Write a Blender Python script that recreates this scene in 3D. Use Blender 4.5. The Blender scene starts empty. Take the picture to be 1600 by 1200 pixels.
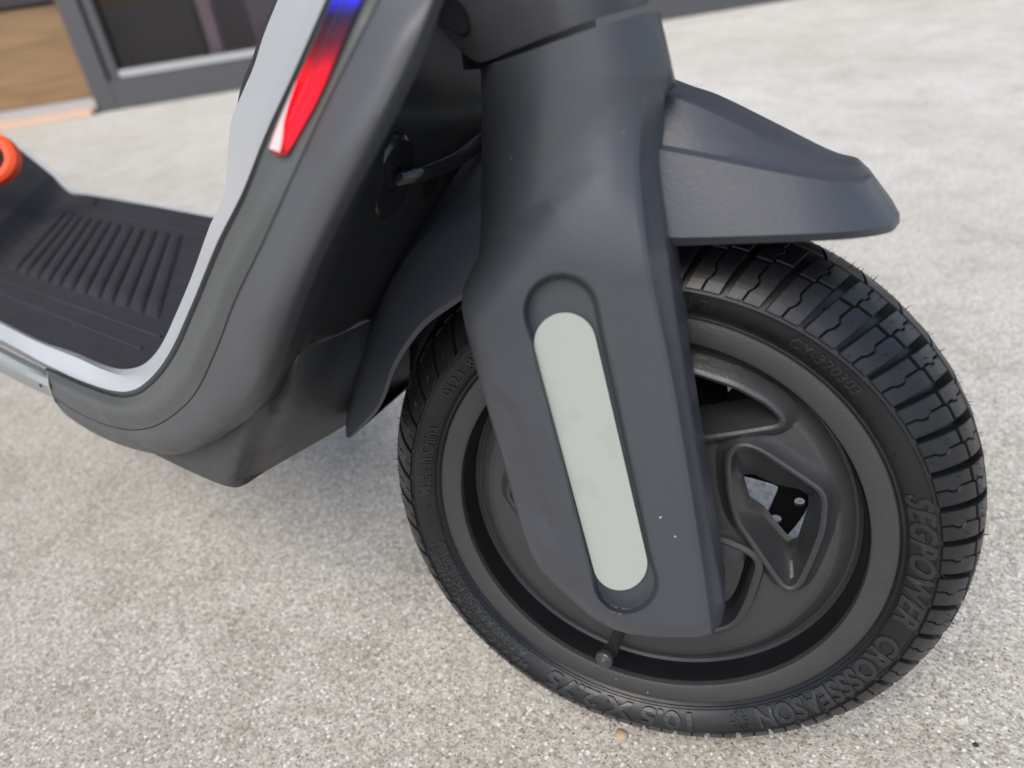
import bpy, bmesh, math, random
import numpy as np
from mathutils import Matrix, Vector
random.seed(4); rng = np.random.default_rng(4)
SC = bpy.context.scene
COL = SC.collection

# ------------------------------------------------------------------ camera
F_PX = 1150.0
RM = np.array([[0.7893346549458834, 0.2258787849058975, -0.570902423388532],
               [0.6006663867833799, -0.4765835108602938, 0.6419252674296711],
               [-0.12708538188974547, -0.8496157553303207, -0.5118616746782533]])
CAM = np.array([0, 0, 0.3636318])
cd = bpy.data.cameras.new('camera'); cam = bpy.data.objects.new('camera', cd); COL.objects.link(cam)
cd.sensor_width = 36.0; cd.lens = 36.0 * F_PX / 1600.0; cd.clip_start = 0.01; cd.clip_end = 200
cd.dof.use_dof = True; cd.dof.focus_distance = 0.325; cd.dof.aperture_fstop = 7.0
cx_, cy_, cz_ = RM[:, 0], -RM[:, 1], -RM[:, 2]
cam.matrix_world = Matrix([[cx_[i], cy_[i], cz_[i], CAM[i]] for i in range(3)] + [[0, 0, 0, 1]])
SC.camera = cam
# ------------------------------------------------------------------ light
SUN_EL, SUN_AZ = 52, 165
w = bpy.data.worlds.new('World'); SC.world = w; w.use_nodes = True
nt = w.node_tree; bg = nt.nodes['Background']
sky = nt.nodes.new('ShaderNodeTexSky'); sky.sky_type = 'NISHITA'; sky.sun_disc = False
sky.sun_elevation = math.radians(SUN_EL); sky.sun_rotation = math.radians(SUN_AZ); sky.air_density = 1.0
sky.dust_density = 2.0; sky.ozone_density = 1.0
nt.links.new(sky.outputs[0], bg.inputs[0]); bg.inputs[1].default_value = 0.115
sd = bpy.data.lights.new('sun', 'SUN'); sun = bpy.data.objects.new('sun', sd); COL.objects.link(sun)
sd.energy = 1.5; sd.angle = math.radians(40); sd.color = (1, .94, .86)
d = Vector((math.sin(math.radians(SUN_AZ)) * math.cos(math.radians(SUN_EL)), math.cos(math.radians(SUN_AZ)) * math.cos(math.radians(SUN_EL)), math.sin(math.radians(SUN_EL))))
sun.rotation_euler = d.to_track_quat('Z', 'Y').to_euler()
SC.view_settings.view_transform = 'Standard'; SC.view_settings.look = 'None'
SC.view_settings.exposure = 1.0; SC.view_settings.gamma = 1; SC.view_settings.use_curve_mapping = False

# ------------------------------------------------------------------ projection helpers (pixel of the photo -> point at a real distance)
def ray(u, v): return RM @ np.array([(u - 800) / F_PX, (v - 600) / F_PX, 1.0])
def onz(u, v, z): r = ray(u, v); return CAM + (z - CAM[2]) / r[2] * r
def ony(u, v, y): r = ray(u, v); return CAM + y / r[1] * r
def onx(u, v, x): r = ray(u, v); return CAM + x / r[0] * r
WC = np.array([-0.1331301, 0.2419921, 0.13209696])
WF = np.array([0.95078576, 0.30984907, 0.0]); WU = np.array([-0.04438419, 0.13619489, 0.98968732]); WN = np.array([-0.30665369, 0.94098061, -0.14324456])
def wy(u, v, y):      # point on the plane at distance y from the wheel's middle plane (world coordinates)
    r = ray(u, v); t = ((WC - CAM) @ WN + y) / (r @ WN); return CAM + t * r
def wloc(p): q = np.asarray(p) - WC; return np.array([q @ WF, q @ WN, q @ WU])
WM = Matrix([[WF[i], WN[i], WU[i], WC[i]] for i in range(3)] + [[0, 0, 0, 1]])
def w2w(p): return WC + p[0] * WF + p[1] * WN + p[2] * WU

# ------------------------------------------------------------------ materials
def mat(name, col, rough=.5, metal=0, spec=.5, coat=0):
    m = bpy.data.materials.new(name); m.use_nodes = True; b = m.node_tree.nodes['Principled BSDF']
    b.inputs['Base Color'].default_value = (*col, 1); b.inputs['Roughness'].default_value = rough
    b.inputs['Metallic'].default_value = metal; b.inputs['Specular IOR Level'].default_value = spec
    b.inputs['Coat Weight'].default_value = coat
    return m, m.node_tree, b
def noise(nt, scale, detail=3, rough=.5, vec=None):
    n = nt.nodes.new('ShaderNodeTexNoise'); n.inputs['Scale'].default_value = scale; n.inputs['Detail'].default_value = detail; n.inputs['Roughness'].default_value = rough
    if vec: nt.links.new(vec, n.inputs['Vector'])
    return n
def objvec(nt):
    t = nt.nodes.new('ShaderNodeTexCoord'); return t.outputs['Object']
def ramp(nt, fac, stops):
    r = nt.nodes.new('ShaderNodeValToRGB'); e = r.color_ramp.elements
    while len(e) < len(stops): e.new(.5)
    for i, (p, c) in enumerate(stops): e[i].position = p; e[i].color = (*c, 1) if len(c) == 3 else c
    nt.links.new(fac, r.inputs[0]); return r
def mixc(nt, fac, a, b, mode='MIX'):
    m = nt.nodes.new('ShaderNodeMix'); m.data_type = 'RGBA'; m.blend_type = mode
    for s, x in ((m.inputs[0], fac), (m.inputs[6], a), (m.inputs[7], b)):
        if hasattr(x, 'is_linked'): nt.links.new(x, s)
        elif isinstance(x, (int, float)): s.default_value = x
        else: s.default_value = (*x, 1)
    return m.outputs[2]
def bump(nt, b, h, dist, strength=1, prev=None):
    n = nt.nodes.new('ShaderNodeBump'); n.inputs['Distance'].default_value = dist; n.inputs['Strength'].default_value = strength
    nt.links.new(h, n.inputs['Height'])
    if prev: nt.links.new(prev, n.inputs['Normal'])
    nt.links.new(n.outputs[0], b.inputs['Normal']); return n.outputs[0]
def plastic(name, col, rough=.5, grain=900, gd=.00006, dust=.0, spec=.5):
    m, nt, b = mat(name, col, rough, spec=spec); v = objvec(nt)
    n = noise(nt, grain, 2, .6, v); bump(nt, b, n.outputs[0], gd, 1)
    s = noise(nt, 25, 4, .6, v)
    c = mixc(nt, s.outputs[0], tuple(x * .88 for x in col), tuple(x * 1.12 for x in col))
    # tiny white dust specks
    vo = nt.nodes.new('ShaderNodeTexVoronoi'); vo.inputs['Scale'].default_value = 190; nt.links.new(v, vo.inputs['Vector'])
    pick = nt.nodes.new('ShaderNodeSeparateColor'); nt.links.new(vo.outputs['Color'], pick.inputs[0])
    lt = nt.nodes.new('ShaderNodeMath'); lt.operation = 'LESS_THAN'; lt.inputs[1].default_value = .055; nt.links.new(vo.outputs['Distance'], lt.inputs[0])
    gt = nt.nodes.new('ShaderNodeMath'); gt.operation = 'GREATER_THAN'; gt.inputs[1].default_value = 1 - dust; nt.links.new(pick.outputs[0], gt.inputs[0])
    mu = nt.nodes.new('ShaderNodeMath'); mu.operation = 'MULTIPLY'; nt.links.new(lt.outputs[0], mu.inputs[0]); nt.links.new(gt.outputs[0], mu.inputs[1])
    c = mixc(nt, mu.outputs[0], c, (.65, .65, .65)); nt.links.new(c, b.inputs['Base Color'])
    r = ramp(nt, noise(nt, 60, 3, .5, v).outputs[0], [(.3, (rough - .05,) * 3), (.7, (rough + .07,) * 3)]); nt.links.new(r.outputs[0], b.inputs['Roughness'])
    return m
M = {}
M['fork'] = plastic('slate_plastic', (.041, .0445, .053), .40, 1100, .00005, .05)
M['fender'] = plastic('fender_plastic', (.039, .0425, .051), .43, 700, .00008, .06)
M['panel'] = plastic('panel_plastic', (.060, .062, .067), .5, 900, .00005, .03)
M['trim_dark'] = plastic('textured_grey_plastic', (.066, .071, .069), .52, 500, .00012, .02)
M['head'] = plastic('head_metal', (.032, .034, .038), .42, 420, .00012, .02)
M['casing'] = plastic('casing_plastic', (.042, .043, .045), .55, 900, .00005, .01)
M['black'] = plastic('black_plastic', (.023, .0235, .025), .38, 900, .00002, .01)
M['silver'], nt, b = mat('silver_paint', (.46, .48, .49), .42, .25)
n = noise(nt, 3000, 2, .5, objvec(nt)); bump(nt, b, n.outputs[0], .00002)
M['silver_tube'], nt, b = mat('silver_tube_paint', (.30, .33, .33), .45, .3)
M['rim'] = plastic('rim_paint', (.030, .0305, .033), .36, 650, .00010, .04)
M['ring'] = plastic('rim_ring_paint', (.031, .031, .031), .46, 800, .00016, .03)
M['mat'] = plastic('deck_rubber', (.020, .0205, .024), .6, 500, .0001, .04)
M['well_shade'] = plastic('well_shade_paint', (.006, .006, .008), .35, 800, .00004)  # near-black carries the shade of the step wall in its colour
M['port'] = plastic('port_plastic', (.02, .02, .023), .16, 300, .00002)
M['cable'] = plastic('cable_rubber', (.016, .016, .018), .2, 300, .00002)
M['print'], _, _ = mat('white_print', (.35, .38, .45), .6)
M['letter'] = plastic('letter_rubber', (.014, .0145, .016), .33, 900, .00003)
M['rotor'], _, _ = mat('brake_steel', (.03, .03, .032), .4, .6)
M['brass'], _, _ = mat('brass', (.45, .30, .12), .35, 1)
M['cap'] = plastic('valve_cap_plastic', (.03, .03, .03), .3, 800, .00003)
M['void'], _, _ = mat('gap_black', (.006, .006, .007), .6)
M['orange'], nt, b = mat('orange_plastic', (.80, .075, .012), .5)
# rubber: with a mould line and faint grey smears
m, nt, b = mat('tyre_rubber', (.016, .0165, .018), .44, spec=.42); M['tyre'] = m; v = objvec(nt)
s = noise(nt, 40, 5, .65, v); r = ramp(nt, s.outputs[0], [(.35, (.32,) * 3), (.7, (.50,) * 3)]); nt.links.new(r.outputs[0], b.inputs['Roughness'])
c = mixc(nt, ramp(nt, noise(nt, 18, 4, .6, v).outputs[0], [(.4, (0, 0, 0)), (.75, (1, 1, 1))]).outputs[0], (.0055, .006, .007), (.013, .0138, .015)); nt.links.new(c, b.inputs['Base Color'])
bump(nt, b, noise(nt, 700, 3, .6, v).outputs[0], .00005)
# reflector
m, nt, b = mat('reflector_film', (.36, .40, .37), .38); M['reflector'] = m; v = objvec(nt)
a = noise(nt, 60, 3, .5, v); r = ramp(nt, a.outputs[0], [(.56, (0, 0, 0)), (.62, (1, 1, 1))])
c = mixc(nt, r.outputs[0], (.30, .325, .295), (.285, .308, .282)); nt.links.new(c, b.inputs['Base Color'])
vo = nt.nodes.new('ShaderNodeTexVoronoi'); vo.inputs['Scale'].default_value = 2600; nt.links.new(v, vo.inputs['Vector']); bump(nt, b, vo.outputs['Distance'], .00004)
M['lens_glint_white'], _, _ = mat('lens_glint_white', (.72, .62, .62), .15)  # white stands for sky reflected on the lens bevel
# red lamp lens
m, nt, b = mat('lamp_lens', (.6, .01, .02), .22, coat=.0, spec=.3); M['lens'] = m
g = nt.nodes.new('ShaderNodeTexCoord'); sp = nt.nodes.new('ShaderNodeSeparateXYZ'); nt.links.new(g.outputs['Object'], sp.inputs[0])
LENS_RAMP = (m, nt, b, sp)
# concrete
m, nt, b = mat('concrete', (.4, .4, .37), .85); M['concrete'] = m; v = objvec(nt)
big = noise(nt, 2.2, 5, .6, v); med = noise(nt, 14, 5, .65, v); fine = noise(nt, 260, 4, .75, v); grit = noise(nt, 700, 3, .7, v)
gv = nt.nodes.new('ShaderNodeTexVoronoi'); gv.inputs['Scale'].default_value = 620; nt.links.new(v, gv.inputs['Vector'])
gs = nt.nodes.new('ShaderNodeSeparateColor'); nt.links.new(gv.outputs['Color'], gs.inputs[0])
c = mixc(nt, ramp(nt, big.outputs[0], [(.35, (0, 0, 0)), (.68, (1, 1, 1))]).outputs[0], (.465, .452, .402), (.585, .578, .545))
c = mixc(nt, ramp(nt, med.outputs[0], [(.47, (0, 0, 0)), (.80, (.85, .85, .85))]).outputs[0], c, (.35, .335, .285), 'MIX')
sx_ = nt.nodes.new('ShaderNodeSeparateXYZ'); nt.links.new(v, sx_.inputs[0])
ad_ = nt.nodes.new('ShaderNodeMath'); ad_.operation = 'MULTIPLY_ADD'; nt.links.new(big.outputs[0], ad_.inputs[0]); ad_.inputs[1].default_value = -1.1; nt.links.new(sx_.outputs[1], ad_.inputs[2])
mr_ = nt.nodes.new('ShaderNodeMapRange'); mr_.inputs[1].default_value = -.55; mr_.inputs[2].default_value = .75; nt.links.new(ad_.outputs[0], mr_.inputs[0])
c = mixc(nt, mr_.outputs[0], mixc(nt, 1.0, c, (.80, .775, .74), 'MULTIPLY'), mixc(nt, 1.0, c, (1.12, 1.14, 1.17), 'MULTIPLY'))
c2 = ramp(nt, fine.outputs[0], [(.25, (.50, .46, .42)), (.5, (1, 1, 1)), (.75, (1.28, 1.25, 1.2))]); c = mixc(nt, .85, c, c2.outputs[0], 'MULTIPLY')
c3 = ramp(nt, grit.outputs[0], [(.3, (.45, .42, .38)), (.5, (1, 1, 1)), (.7, (1.25, 1.25, 1.25))]); c = mixc(nt, .8, c, c3.outputs[0], 'MULTIPLY')
c = mixc(nt, .75, c, ramp(nt, gs.outputs[0], [(0, (.62, .58, .52)), (.3, (.92, .90, .87)), (.7, (1.08, 1.07, 1.06)), (1, (1.3, 1.3, 1.3))]).outputs[0], 'MULTIPLY')
for sc_, col_, lim, prob in ((520, (.20, .13, .09), .36, .08), (230, (.30, .26, .21), .30, .05), (300, (.62, .62, .60), .30, .05), (430, (.66, .66, .66), .40, .10), (560, (.13, .11, .10), .32, .05), (260, (.42, .30, .17), .25, .015)):
    vo = nt.nodes.new('ShaderNodeTexVoronoi'); vo.inputs['Scale'].default_value = sc_; nt.links.new(v, vo.inputs['Vector'])
    pk = nt.nodes.new('ShaderNodeSeparateColor'); nt.links.new(vo.outputs['Color'], pk.inputs[0])
    l = nt.nodes.new('ShaderNodeMath'); l.operation = 'LESS_THAN'; l.inputs[1].default_value = lim; nt.links.new(vo.outputs['Distance'], l.inputs[0])
    l2 = nt.nodes.new('ShaderNodeMath'); l2.operation = 'LESS_THAN'; l2.inputs[1].default_value = prob; nt.links.new(pk.outputs[0], l2.inputs[0])
    l3 = nt.nodes.new('ShaderNodeMath'); l3.operation = 'MULTIPLY'; nt.links.new(l.outputs[0], l3.inputs[0]); nt.links.new(l2.outputs[0], l3.inputs[1])
    c = mixc(nt, l3.outputs[0], c, col_)
nt.links.new(c, b.inputs['Base Color'])
p1 = bump(nt, b, fine.outputs[0], .0016, .8); bump(nt, b, grit.outputs[0], .0008, .8, p1)
# building
M['alu'], nt, b = mat('dark_aluminium', (.11, .11, .12), .38, .7)
M['alu_light'], nt, b = mat('aluminium', (.5, .5, .52), .35, .8)
gm = bpy.data.materials.new('window_glass'); gm.use_nodes = True; M['glass'] = gm; gn = gm.node_tree; gn.nodes.clear()
go_ = gn.nodes.new('ShaderNodeOutputMaterial'); gmx = gn.nodes.new('ShaderNodeMixShader'); gt_ = gn.nodes.new('ShaderNodeBsdfTransparent'); gg_ = gn.nodes.new('ShaderNodeBsdfGlossy'); gf_ = gn.nodes.new('ShaderNodeFresnel')
gg_.inputs['Roughness'].default_value = .02; gf_.inputs[0].default_value = 1.5; gt_.inputs[0].default_value = (.8, .78, .8, 1)
gn.links.new(gf_.outputs[0], gmx.inputs[0]); gn.links.new(gt_.outputs[0], gmx.inputs[1]); gn.links.new(gg_.outputs[0], gmx.inputs[2]); gn.links.new(gmx.outputs[0], go_.inputs[0])
M['stone'], nt, b = mat('threshold_highlight_stone', (.62, .44, .32), .35)  # orange highlight on the threshold is put into this colour
m, nt, b = mat('wood_floor', (.3, .17, .07), .4); M['wood'] = m; v = objvec(nt)
mp = nt.nodes.new('ShaderNodeMapping'); mp.inputs['Scale'].default_value = (1, 1, 16); nt.links.new(v, mp.inputs[0])
r = ramp(nt, noise(nt, 3, 5, .6, mp.outputs[0]).outputs[0], [(.3, (.17, .10, .045)), (.7, (.30, .185, .09))]); nt.links.new(r.outputs[0], b.inputs['Base Color'])
M['inside_dark'], _, _ = mat('dark_interior', (.03, .025, .03), .6)
M['mauve'], _, _ = mat('mauve_reflection_wall', (.50, .40, .42), .7)  # mauve imitates reflections in the window glass
M['mauve_dark'], _, _ = mat('mauve_reflection_dark', (.30, .235, .26), .5)  # darker mauve for the same imitated reflections
M['post'], _, _ = mat('pale_post', (.62, .48, .48), .6)
M['masonry'], nt, b = mat('render_wall', (.45, .44, .42), .9)
M['pebble'], _, _ = mat('tan_pebble', (.36, .27, .17), .7)
M['chip'], _, _ = mat('dark_chip', (.03, .025, .022), .7)

# ------------------------------------------------------------------ mesh helpers
def tag(o, label=None, cat=None, group=None, kind=None):
    if label: o['label'] = label
    if cat: o['category'] = cat
    if group: o['group'] = group
    if kind: o['kind'] = kind
    return o
def finish(name, bm, m, parent=None, angle=32, smooth=True):
    bmesh.ops.recalc_face_normals(bm, faces=bm.faces)
    if smooth:
        for f in bm.faces: f.smooth = True
        lim = math.radians(angle)
        for e in bm.edges:
            if len(e.link_faces) == 2 and e.calc_face_angle(0) > lim: e.smooth = False
    me = bpy.data.meshes.new(name); bm.to_mesh(me); bm.free()
    if m: me.materials.append(m)
    return link(name, me, parent)
def link(name, me, parent=None):
    o = bpy.data.objects.new(name, me); COL.objects.link(o)
    if parent: attach(o, parent)
    return o
def attach(o, parent):
    o.parent = parent; o.matrix_parent_inverse = wmat(parent).inverted()
WMAT = {}
def wmat(o): return WMAT.get(o.name, Matrix.Identity(4))
def catmull(P, n):
    P = np.asarray(P, float)
    seg = np.r_[0, np.cumsum(np.linalg.norm(np.diff(P[:, :3], axis=0), axis=1))]; T = np.linspace(0, seg[-1], n); out = []
    m = np.zeros_like(P); k = len(P)
    for i in range(k):
        a, b_ = max(i - 1, 0), min(i + 1, k - 1); m[i] = (P[b_] - P[a]) / max(seg[b_] - seg[a], 1e-9)
    for t in T:
        i = min(np.searchsorted(seg, t, side='right') - 1, k - 2); h = max(seg[i + 1] - seg[i], 1e-9); s = (t - seg[i]) / h
        out.append((2 * s**3 - 3 * s**2 + 1) * P[i] + (s**3 - 2 * s**2 + s) * h * m[i] + (-2 * s**3 + 3 * s**2) * P[i + 1] + (s**3 - s**2) * h * m[i + 1])
    return np.array(out)
def lin(P, n):
    P = np.asarray(P, float); seg = np.r_[0, np.cumsum(np.linalg.norm(np.diff(P, axis=0), axis=1))]; T = np.linspace(0, seg[-1], n)
    return np.c_[[np.interp(T, seg, P[:, j]) for j in range(P.shape[1])]].T
def grid_bm(G, bm=None, closed_u=False, closed_v=False):
    bm = bm or bmesh.new(); R, C_ = len(G), len(G[0]); V = [[bm.verts.new(tuple(G[i][j])) for j in range(C_)] for i in range(R)]
    for i in range(R if closed_u else R - 1):
        for j in range(C_ if closed_v else C_ - 1):
            try: bm.faces.new((V[i][j], V[(i + 1) % R][j], V[(i + 1) % R][(j + 1) % C_], V[i][(j + 1) % C_]))
            except ValueError: pass
    return bm
def loft(name, lines, m, parent, place=ony, n=90, across=6, angle=32, smooth_across=False, thick=0.0, ends=(0, 0)):
    """lines: feature lines given as (u, v, depth); every line becomes a smooth 3-D curve, the sheet runs through them"""
    L3 = [np.array([place(*q) for q in catmull(l, n)]) if len(l[0]) == 3 and place else catmull(l, n) for l in lines]
    G = []
    for i in range(n):
        row = np.array([l[i] for l in L3])
        if smooth_across:
            a_, b_ = ends; core = row[a_:len(row) - b_]; core = catmull(core, across * (len(core) - 1) + 1)
            pre = [np.linspace(row[k], row[k + 1], 3, endpoint=False) for k in range(a_)]; post = [np.linspace(row[k], row[k + 1], 4)[1:] for k in range(len(row) - b_ - 1, len(row) - 1)]
            row = np.concatenate(pre + [core] + post)
        else: row = np.concatenate([np.linspace(row[k], row[k + 1], across, endpoint=False) for k in range(len(row) - 1)] + [row[-1:]])
        G.append(row)
    return sheet(name, np.array(G), m, parent, angle, thick)
def sheet(name, G, m, parent, angle=32, thick=0.0, flip=None):
    G = np.asarray(G); bm = bmesh.new()
    if thick:
        du = np.gradient(G, axis=0); dv = np.gradient(G, axis=1); N = np.cross(du, dv); N /= np.maximum(np.linalg.norm(N, axis=2, keepdims=True), 1e-12)
        c = G.reshape(-1, 3).mean(0)
        if (N.reshape(-1, 3).mean(0) @ (CAM - c)) < 0: N = -N
        B = G - N * thick
        R, C_ = G.shape[:2]
        Va = [[bm.verts.new(tuple(G[i, j])) for j in range(C_)] for i in range(R)]
        Vb = [[bm.verts.new(tuple(B[i, j])) for j in range(C_)] for i in range(R)]
        for i in range(R - 1):
            for j in range(C_ - 1):
                bm.faces.new((Va[i][j], Va[i + 1][j], Va[i + 1][j + 1], Va[i][j + 1])); bm.faces.new((Vb[i][j], Vb[i][j + 1], Vb[i + 1][j + 1], Vb[i + 1][j]))
        for i in range(R - 1):
            for j in (0, C_ - 1): bm.faces.new((Va[i][j], Vb[i][j], Vb[i + 1][j], Va[i + 1][j]))
        for j in range(C_ - 1):
            for i in (0, R - 1): bm.faces.new((Va[i][j], Va[i][j + 1], Vb[i][j + 1], Vb[i][j]))
    else: grid_bm(G, bm)
    return finish(name, bm, m, parent, angle)
def box_bm(p0, p1, bm=None, M4=None):
    bm = bm or bmesh.new(); r = bmesh.ops.create_cube(bm, size=1)
    for v in r['verts']:
        v.co = Vector([p0[i] + (v.co[i] + .5) * (p1[i] - p0[i]) for i in range(3)])
        if M4: v.co = M4 @ v.co
    return bm
def tube(name, pts, rad, m, parent, seg=16, n=40, caps=True):
    P = catmull(np.array(pts, float), n); bm = bmesh.new(); rings = []
    up = np.array([.3, .2, 1.0])
    for i in range(n):
        t = P[min(i + 1, n - 1)] - P[max(i - 1, 0)]; t /= np.linalg.norm(t); a = np.cross(t, up); a /= np.linalg.norm(a); b_ = np.cross(t, a)
        r = rad if np.isscalar(rad) else np.interp(i / (n - 1), np.linspace(0, 1, len(rad)), rad)
        rings.append([bm.verts.new(tuple(P[i] + r * (math.cos(q) * a + math.sin(q) * b_))) for q in np.linspace(0, 2 * math.pi, seg, endpoint=False)])
    for i in range(n - 1):
        for j in range(seg): bm.faces.new((rings[i][j], rings[i][(j + 1) % seg], rings[i + 1][(j + 1) % seg], rings[i + 1][j]))
    if caps: bm.faces.new(rings[0]); bm.faces.new(rings[-1][::-1])
    return finish(name, bm, m, parent)
def lathe(prof, seg=160, bm=None, closed=False):      # prof: (r, y); axis = local y
    G = [[(r * math.cos(a), y, r * math.sin(a)) for r, y in prof] for a in np.linspace(0, 2 * math.pi, seg, endpoint=False)]
    return grid_bm(G, bm, True, closed)
def sstep(x, a, b_): t = np.clip((x - a) / (b_ - a), 0, 1); return t * t * (3 - 2 * t)
def pl_dist(p, pts):      # distance from point to a polyline, with side sign
    best = 1e9; sg = 1
    for (x0, y0), (x1, y1) in zip(pts[:-1], pts[1:]):
        dx, dy = x1 - x0, y1 - y0; t = max(0, min(1, ((p[0] - x0) * dx + (p[1] - y0) * dy) / (dx * dx + dy * dy)))
        qx, qy = x0 + t * dx - p[0], y0 + t * dy - p[1]; dd = math.hypot(qx, qy)
        if dd < best: best = dd; sg = 1 if dx * (p[1] - y0) - dy * (p[0] - x0) > 0 else -1
    return best, sg

# ================================================================== SETTING
bm = bmesh.new(); s = 40; vs = [bm.verts.new(q) for q in ((-s, -s, .001), (s, -s, .001), (s, s, .001), (-s, s, .001))]; bm.faces.new(vs)
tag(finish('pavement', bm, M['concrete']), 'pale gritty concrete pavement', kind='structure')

# storefront: its own frame, x along the facade, y outwards into the shop, z up
A = onz(163, 176, 0); B = onz(1220, 3, 0); e1 = (B - A) / np.linalg.norm(B - A); e3 = np.array([0, 0, 1.0]); e2 = np.cross(e3, e1)
FM = Matrix([[e1[i], e2[i], e3[i], A[i]] for i in range(3)] + [[0, 0, 0, 1]])
def onf(u, v, off=0):      # pixel -> (x, z) on the facade plane
    r = ray(u, v); t = ((A - CAM) @ e2 + off) / (r @ e2); p = CAM + t * r - A; return p @ e1, p @ e3
def fbox(name, x0, x1, y0, y1, z0, z1, m, parent=None, bev=.0):
    bm = box_bm((x0, y0, z0), (x1, y1, z1), M4=FM)
    if bev: bmesh.ops.bevel(bm, geom=bm.edges[:], offset=bev, segments=2, affect='EDGES')
    return finish(name, bm, m, parent, smooth=bool(bev))
def root(name, loc, label, cat, group=None):
    o = bpy.data.objects.new(name, None); COL.objects.link(o); o.location = loc; WMAT[o.name] = Matrix.Translation(loc); o.empty_display_size = .1
    return tag(o, label, cat, group)
xj0 = onf(135, 100)[0] - .03; zr = onf(280, 122)[1]; xj1 = onf(181, 140)[0]
xe = onf(1230, 0)[0] + 2
print('facade', xj0, xj1, zr, xe, onf(10, 10), onf(280, 60))
win = root('storefront_window', tuple(A), 'dark framed shop window with mauve reflections behind the scooter', 'window')
JW = .075
fbox('jamb', -.02, -.02 + JW, 0, .11, 0, 2.6, M['alu'], win, .003)
fbox('jamb', -.02 + JW + .004, JW + .022, .02, .11, .075, 2.6, M['alu'], win, .003)
fbox('bottom_rail', -.02 + JW, 4.5, .0, .11, 0, .105, M['alu'], win, .003)
fbox('glazing_bead', JW + .024, 4.5, .012, .05, .108, .135, M['alu_light'], win, .003)
fbox('top_rail', -.02 + JW, 4.5, 0, .11, 2.5, 2.6, M['alu'], win, .003)
fbox('pane', JW + .024, 4.5, .055, .063, .136, 2.5, M['glass'], win)
fbox('mullion', 4.5, 4.58, 0, .11, 0, 2.6, M['alu'], win, .003)
door = root('shop_door', tuple(A - e1 * .5), 'brown wooden shop door with metal sill beside the dark jamb', 'door')
fbox('door_panel', -1.898, -.028, .10, .14, .051, onf(40, 14)[1], M['wood'], door, .004)
fbox('door_panel', -1.898, -.028, .12, .14, onf(40, 14)[1] + .01, 2.5, M['inside_dark'], door, .004)
fbox('threshold', -1.9, -.024, -.06, .085, 0, .022, M['stone'], door, .004)
fbox('sill', -1.9, -.024, .087, .145, 0, .05, M['alu_light'], door, .003)
fbox('jamb', -1.98, -1.9, 0, .11, 0, 2.6, M['alu'], door, .003)
fbox('lintel', -1.9, -.024, 0, .11, 2.5, 2.6, M['alu'], door, .003)
wl_ = root('building_front', tuple(A + e2 * .2), 'pale rendered shop front wall above the doorway and window', 'building')
fbox('wall', -7, 9, 0, .3, 2.602, 4.2, M['masonry'], wl_); fbox('wall', -7, -1.984, 0, .3, 0, 2.6, M['masonry'], wl_); fbox('wall', 4.584, 9, 0, .3, 0, 2.6, M['masonry'], wl_)
fbox('sky_blocker', -7, 9, -.9, -.002, 2.78, 3.0, M['masonry'], wl_)  # unseen slab added to hold back overhead sky light
tag(fbox('shop_floor', -3, 5, .215, 5, -.05, .03, M['wood']), 'brown wooden floor inside the shop', kind='structure')
tag(fbox('shop_wall', -3, 6, 1.4, 1.5, -.05, 2.6, M['mauve']), 'wall inside the shop, mauve to imitate window reflections', kind='structure')
tag(fbox('shop_ceiling', -3, 6, .301, 5.2, 2.605, 2.7, M['inside_dark']), 'shop ceiling', kind='structure')
tag(fbox('shop_wall', -3.1, -3.0, .301, 5, -.05, 2.6, M['mauve']), 'side wall inside the shop', kind='structure')
cab = fbox('counter', .10, .40, .18, .6, .031, 1.1, M['inside_dark'], bev=.01); tag(cab, 'black shop counter standing behind the window glass near the jamb', 'counter')
pst = fbox('display_post', .43, .48, .13, .17, .031, 1.4, M['post'], bev=.004); tag(pst, 'pale pink upright post behind the window glass', 'post')
refl_block = fbox('reflection_block', .60, 1.6, .20, .8, .031, .33, M['mauve_dark'], bev=.01); tag(refl_block, 'mauve block imitating window reflections, low behind the window glass right of the pale post', 'reflection')  # solid block added to imitate mauve reflections in the pane
bk = fbox('dark_bench', 1.8, 4.2, .5, 1.1, .031, .5, M['inside_dark'], bev=.01); tag(bk, 'long dark bench inside the shop behind the right part of the window', 'bench')

# small loose stones
def pebble(u, v, r, m, label, cat, squash=.6):
    p = onz(u, v, 0); bm = bmesh.new(); bmesh.ops.create_icosphere(bm, subdivisions=2, radius=r)
    for q in bm.verts:
        q.co *= 1 + random.uniform(-.15, .15); q.co.z *= squash
    for q in bm.verts: q.co += Vector(p) + Vector((0, 0, r * squash * .5))
    tag(finish('pebble', bm, m, angle=60), label, cat, 'loose grains on the concrete')
pebble(971, 1150, .0034, M['pebble'], 'tan pebble on the concrete just below the tyre bottom', 'pebble')
pebble(1524, 1166, .0017, M['chip'], 'black chip on the concrete at the bottom right', 'pebble')
pebble(1477, 1138, .0016, M['pebble'], 'small yellow brown grain on the concrete right of the tyre', 'pebble')
pebble(1523, 1153, .0011, M['chip'], 'tiny dark chip just above the black chip at bottom right', 'pebble')

# ================================================================== SCOOTER
contact = WC - WU * WC[2] / WU[2]
sc = root('electric_scooter', (float(WC[0]), float(WC[1]), 0), 'dark slate electric scooter with silver trim and knobbly front tyre, parked on pale concrete', 'scooter')

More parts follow.
